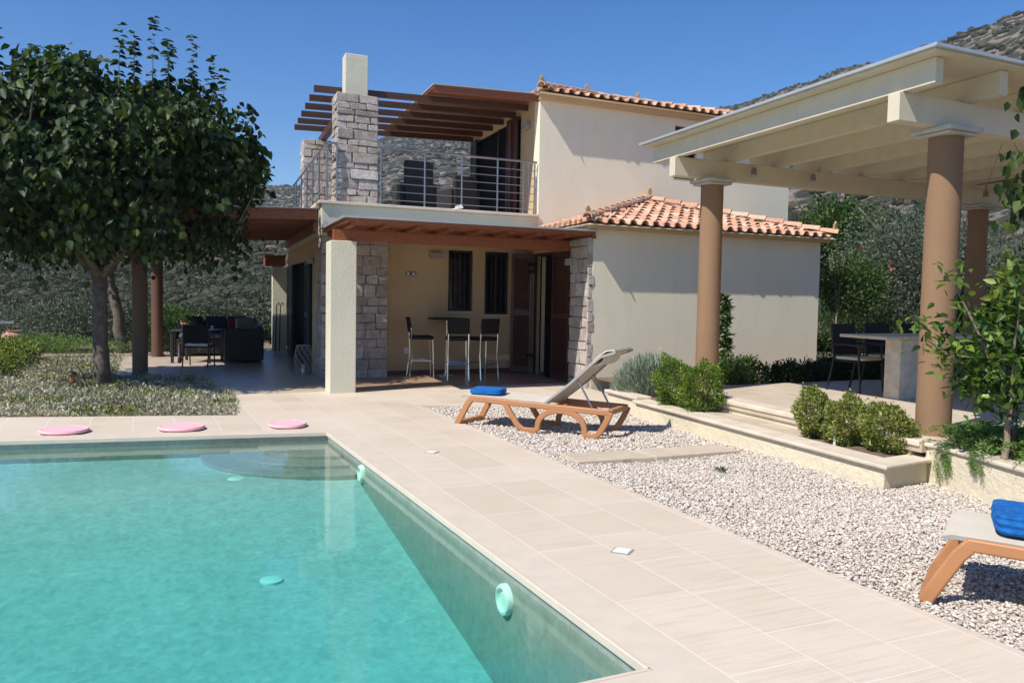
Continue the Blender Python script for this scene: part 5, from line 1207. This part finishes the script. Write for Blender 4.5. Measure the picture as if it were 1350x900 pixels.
for i in range(11):
    u = .95+i*.62; v = -2.62+.1*math.sin(i*2.1); w = W(u, v); first = i < 2
    h = .62 if i < 1 else .55+.08*math.sin(i*1.7)
    bush('hedge_shrub', (w[0], w[1], .2+h*.45), (.40, .36, h*.62), 3600, .05, L_MID if first else L_DARK, ['leafy reddish tipped shrub right behind the slimmer column', 'green shrub second from the slimmer column', ][i] if i < 2 else f'dark glossy shrub in the row along the annex wall, {ORD[i]} from the slimmer column', 'shrub', 'dark shrub row along the annex wall', ratio=.5, base=.19, lumps=12, updir=1.0)
# slender young tree against the annex wall
yt = thing('young_tree', W(1.75, -1.6, .19), 'slender young tree with upright leafy stem against the annex wall', 'tree')
m = MB()
for s in (-.06, .05): m.tube([(s, 0, 0), (s*1.5, 0, .6), (s*.6, 0, 1.4)], .012, 6, .006)
m.build('trunk', M_BARK, yt, True)
A = []
for k in range(26):
    z = .35+1.15*k/26; n = 16; P = np.tile([(RNG.random()-.5)*.16, (RNG.random()-.5)*.16, z], (n, 1)); a = RNG.random(n)*6.28; A.append(leaf_arrays(P, np.stack([np.cos(a), np.sin(a), .1+RNG.normal(size=n)*.4-.2], 1), .14, .3, .15, True))
leaf_obj('foliage', A, L_MID, yt)
# staked trunk and lemon tree at the right edge
random.seed(31)
lt = thing('lemon_tree', (4.02, 6.72, 0), 'young lemon tree tied to a dark stake at the right edge', 'tree')
m = MB(); limb(m, [(-.04, -.06, -.05), (-.02, -.02, .25), (.03, .03, .5), (.02, .0, .9), (.10, .05, 1.5)], .036, .02, 9)
tips = []
for (x, y, z) in ((-.55, -.05, 1.35), (-.42, .1, 1.75), (-.22, 0, 1.1), (.3, .1, 1.7), (.45, -.1, 1.4), (-.05, -.2, 1.75), (.1, .2, 1.78), (-.3, .1, .95), (.3, 0, 1.05), (-.68, 0, 1.30)): limb(m, [(.03, .02, .72), (x*.5, y*.5, (z+.72)/2+.08), (x, y, z)], .016, .005, 6); tips.append((x, y, z))
m.build('trunk', M_BARK2, lt, True)
m = MB(); m.tube([(.06, -.02, -.05), (.06, 0, 1.3)], .02, 8); m.build('stake', M_DARKMET, lt)
m = MB(); m.tube([(.0, -.05, .62), (.08, -.04, .66), (.09, .03, .64), (.0, .04, .62)], .008, 6); m.build('tie', M_TEAL, lt)
A = []
for (x, y, z) in tips:
    n = 60
    for f in np.linspace(.35, 1.08, 5):
        c = np.array([x*f, y*f, .72+(z-.72)*f+.03]); k = 18; A.append(leaf_arrays(c+RNG.normal(size=(k, 3))*.07, unit(k)+[0, 0, -.15]+np.array([x, y, 0])*.6, .095, .48, .14, True, nrm=np.tile([0, 0, 1.2], (k, 1))))
c0 = np.array([.10, .05, 1.22]); n = 760; A.append(leaf_arrays(c0+unit(n)*[.5, .4, .62]*RNG.random((n, 1))**.5, unit(n)+[0, 0, -.2], .095, .48, .14, True, nrm=np.tile([0, 0, 1.], (n, 1))))
leaf_obj('crown', A, L_LEMON, lt)
yl = leaf_arrays(np.array([.05, .0, 1.72])+unit(70)*[.2, .15, .16], unit(70)+[0, 0, -.2], .095, .5, .14, True); leaf_obj('young_leaves', yl, L_YEL, lt)
# trailing rosemary
ro = thing('rosemary', (4.6, 7.2, .3), 'feathery bright green rosemary trailing over the planter wall', 'shrub')
A = []
for i in range(900):
    u = random.uniform(-.16, .55)+.1*(random.random()); v = random.uniform(-8.9, -7.55); w = W(u, v); a = random.random()*6.28; L_ = random.uniform(.14, .32); n = 46
    tt = np.linspace(0, 1, n); z = .31+.17*random.random()+L_*tt*(.9-.9*tt); P = np.stack([w[0]+np.cos(a)*L_*tt, w[1]+np.sin(a)*L_*tt, z], 1)-[4.6, 7.2, .3]
    ang = RNG.random(n)*6.28; D = np.stack([np.cos(ang), np.sin(ang), np.full(n, .6)], 1); A.append(leaf_arrays(P, D, .036, .22, .05, False))
for (u, v, L_) in ((-.16, -7.62, .36), (-.15, -7.70, .28), (-.22, -7.98, .16), (-.24, -8.05, .2), (-.12, -7.66, .22)):
    for q in range(9):
        w = W(u-.04+random.uniform(-.03, .02), v+random.uniform(-.05, .05)); n = 60; tt = np.linspace(0, 1, n); P = np.stack([w[0]-.03*np.sin(tt*3), w[1]-.02*tt, .37+.03*np.sin(tt*9)*(1-tt)-L_*tt*random.uniform(.6, 1)], 1)-[4.6, 7.2, .3]
        ang = RNG.random(n)*6.28; A.append(leaf_arrays(P, np.stack([np.cos(ang), np.sin(ang), np.full(n, -.7)], 1), .028, .14, .05, False))
leaf_obj('foliage', A, L_ROSE, ro)
# vine hanging at the top right
vn = thing('grape_vine', (3.66, 6.1, 2.26), 'dark hanging vine leaves at the top right edge', 'vine')
m = MB(); m.tube([(.9, .5, .75), (.3, .2, .55), (.02, .0, .42), (-.06, 0, .15)], .008, 6); m.build('stem', M_BARK2, vn, True)
n = 70; P = np.array([-.02, 0, .18])+RNG.normal(size=(n, 3))*[.09, .09, .17]; A = [leaf_arrays(P, unit(n)*.5+[0, 0, -1], .085, .85, .12, True, nrm=np.tile([0, -1, .5], (n, 1)))]
P = np.array([.1, .05, .88])+RNG.normal(size=(14, 3))*[.05, .06, .06]; A.append(leaf_arrays(P, unit(14)*.5+[0, 0, -1], .10, .85, .12, True)); leaf_obj('foliage', A, L_MULB, vn)
# weeds in the gravel
for (x, y, lab) in ((1.98, 7.72, 'tiny green weed growing in the gravel'),):
    t = thing('weed', (x, y, 0), lab, 'plant'); n = 60; P = RNG.normal(size=(n, 3))*[.03, .03, 0]; leaf_obj('foliage', leaf_arrays(P, unit(n)*[1, 1, .3]+[0, 0, .8], .04, .3, .1, False), L_MID, t)
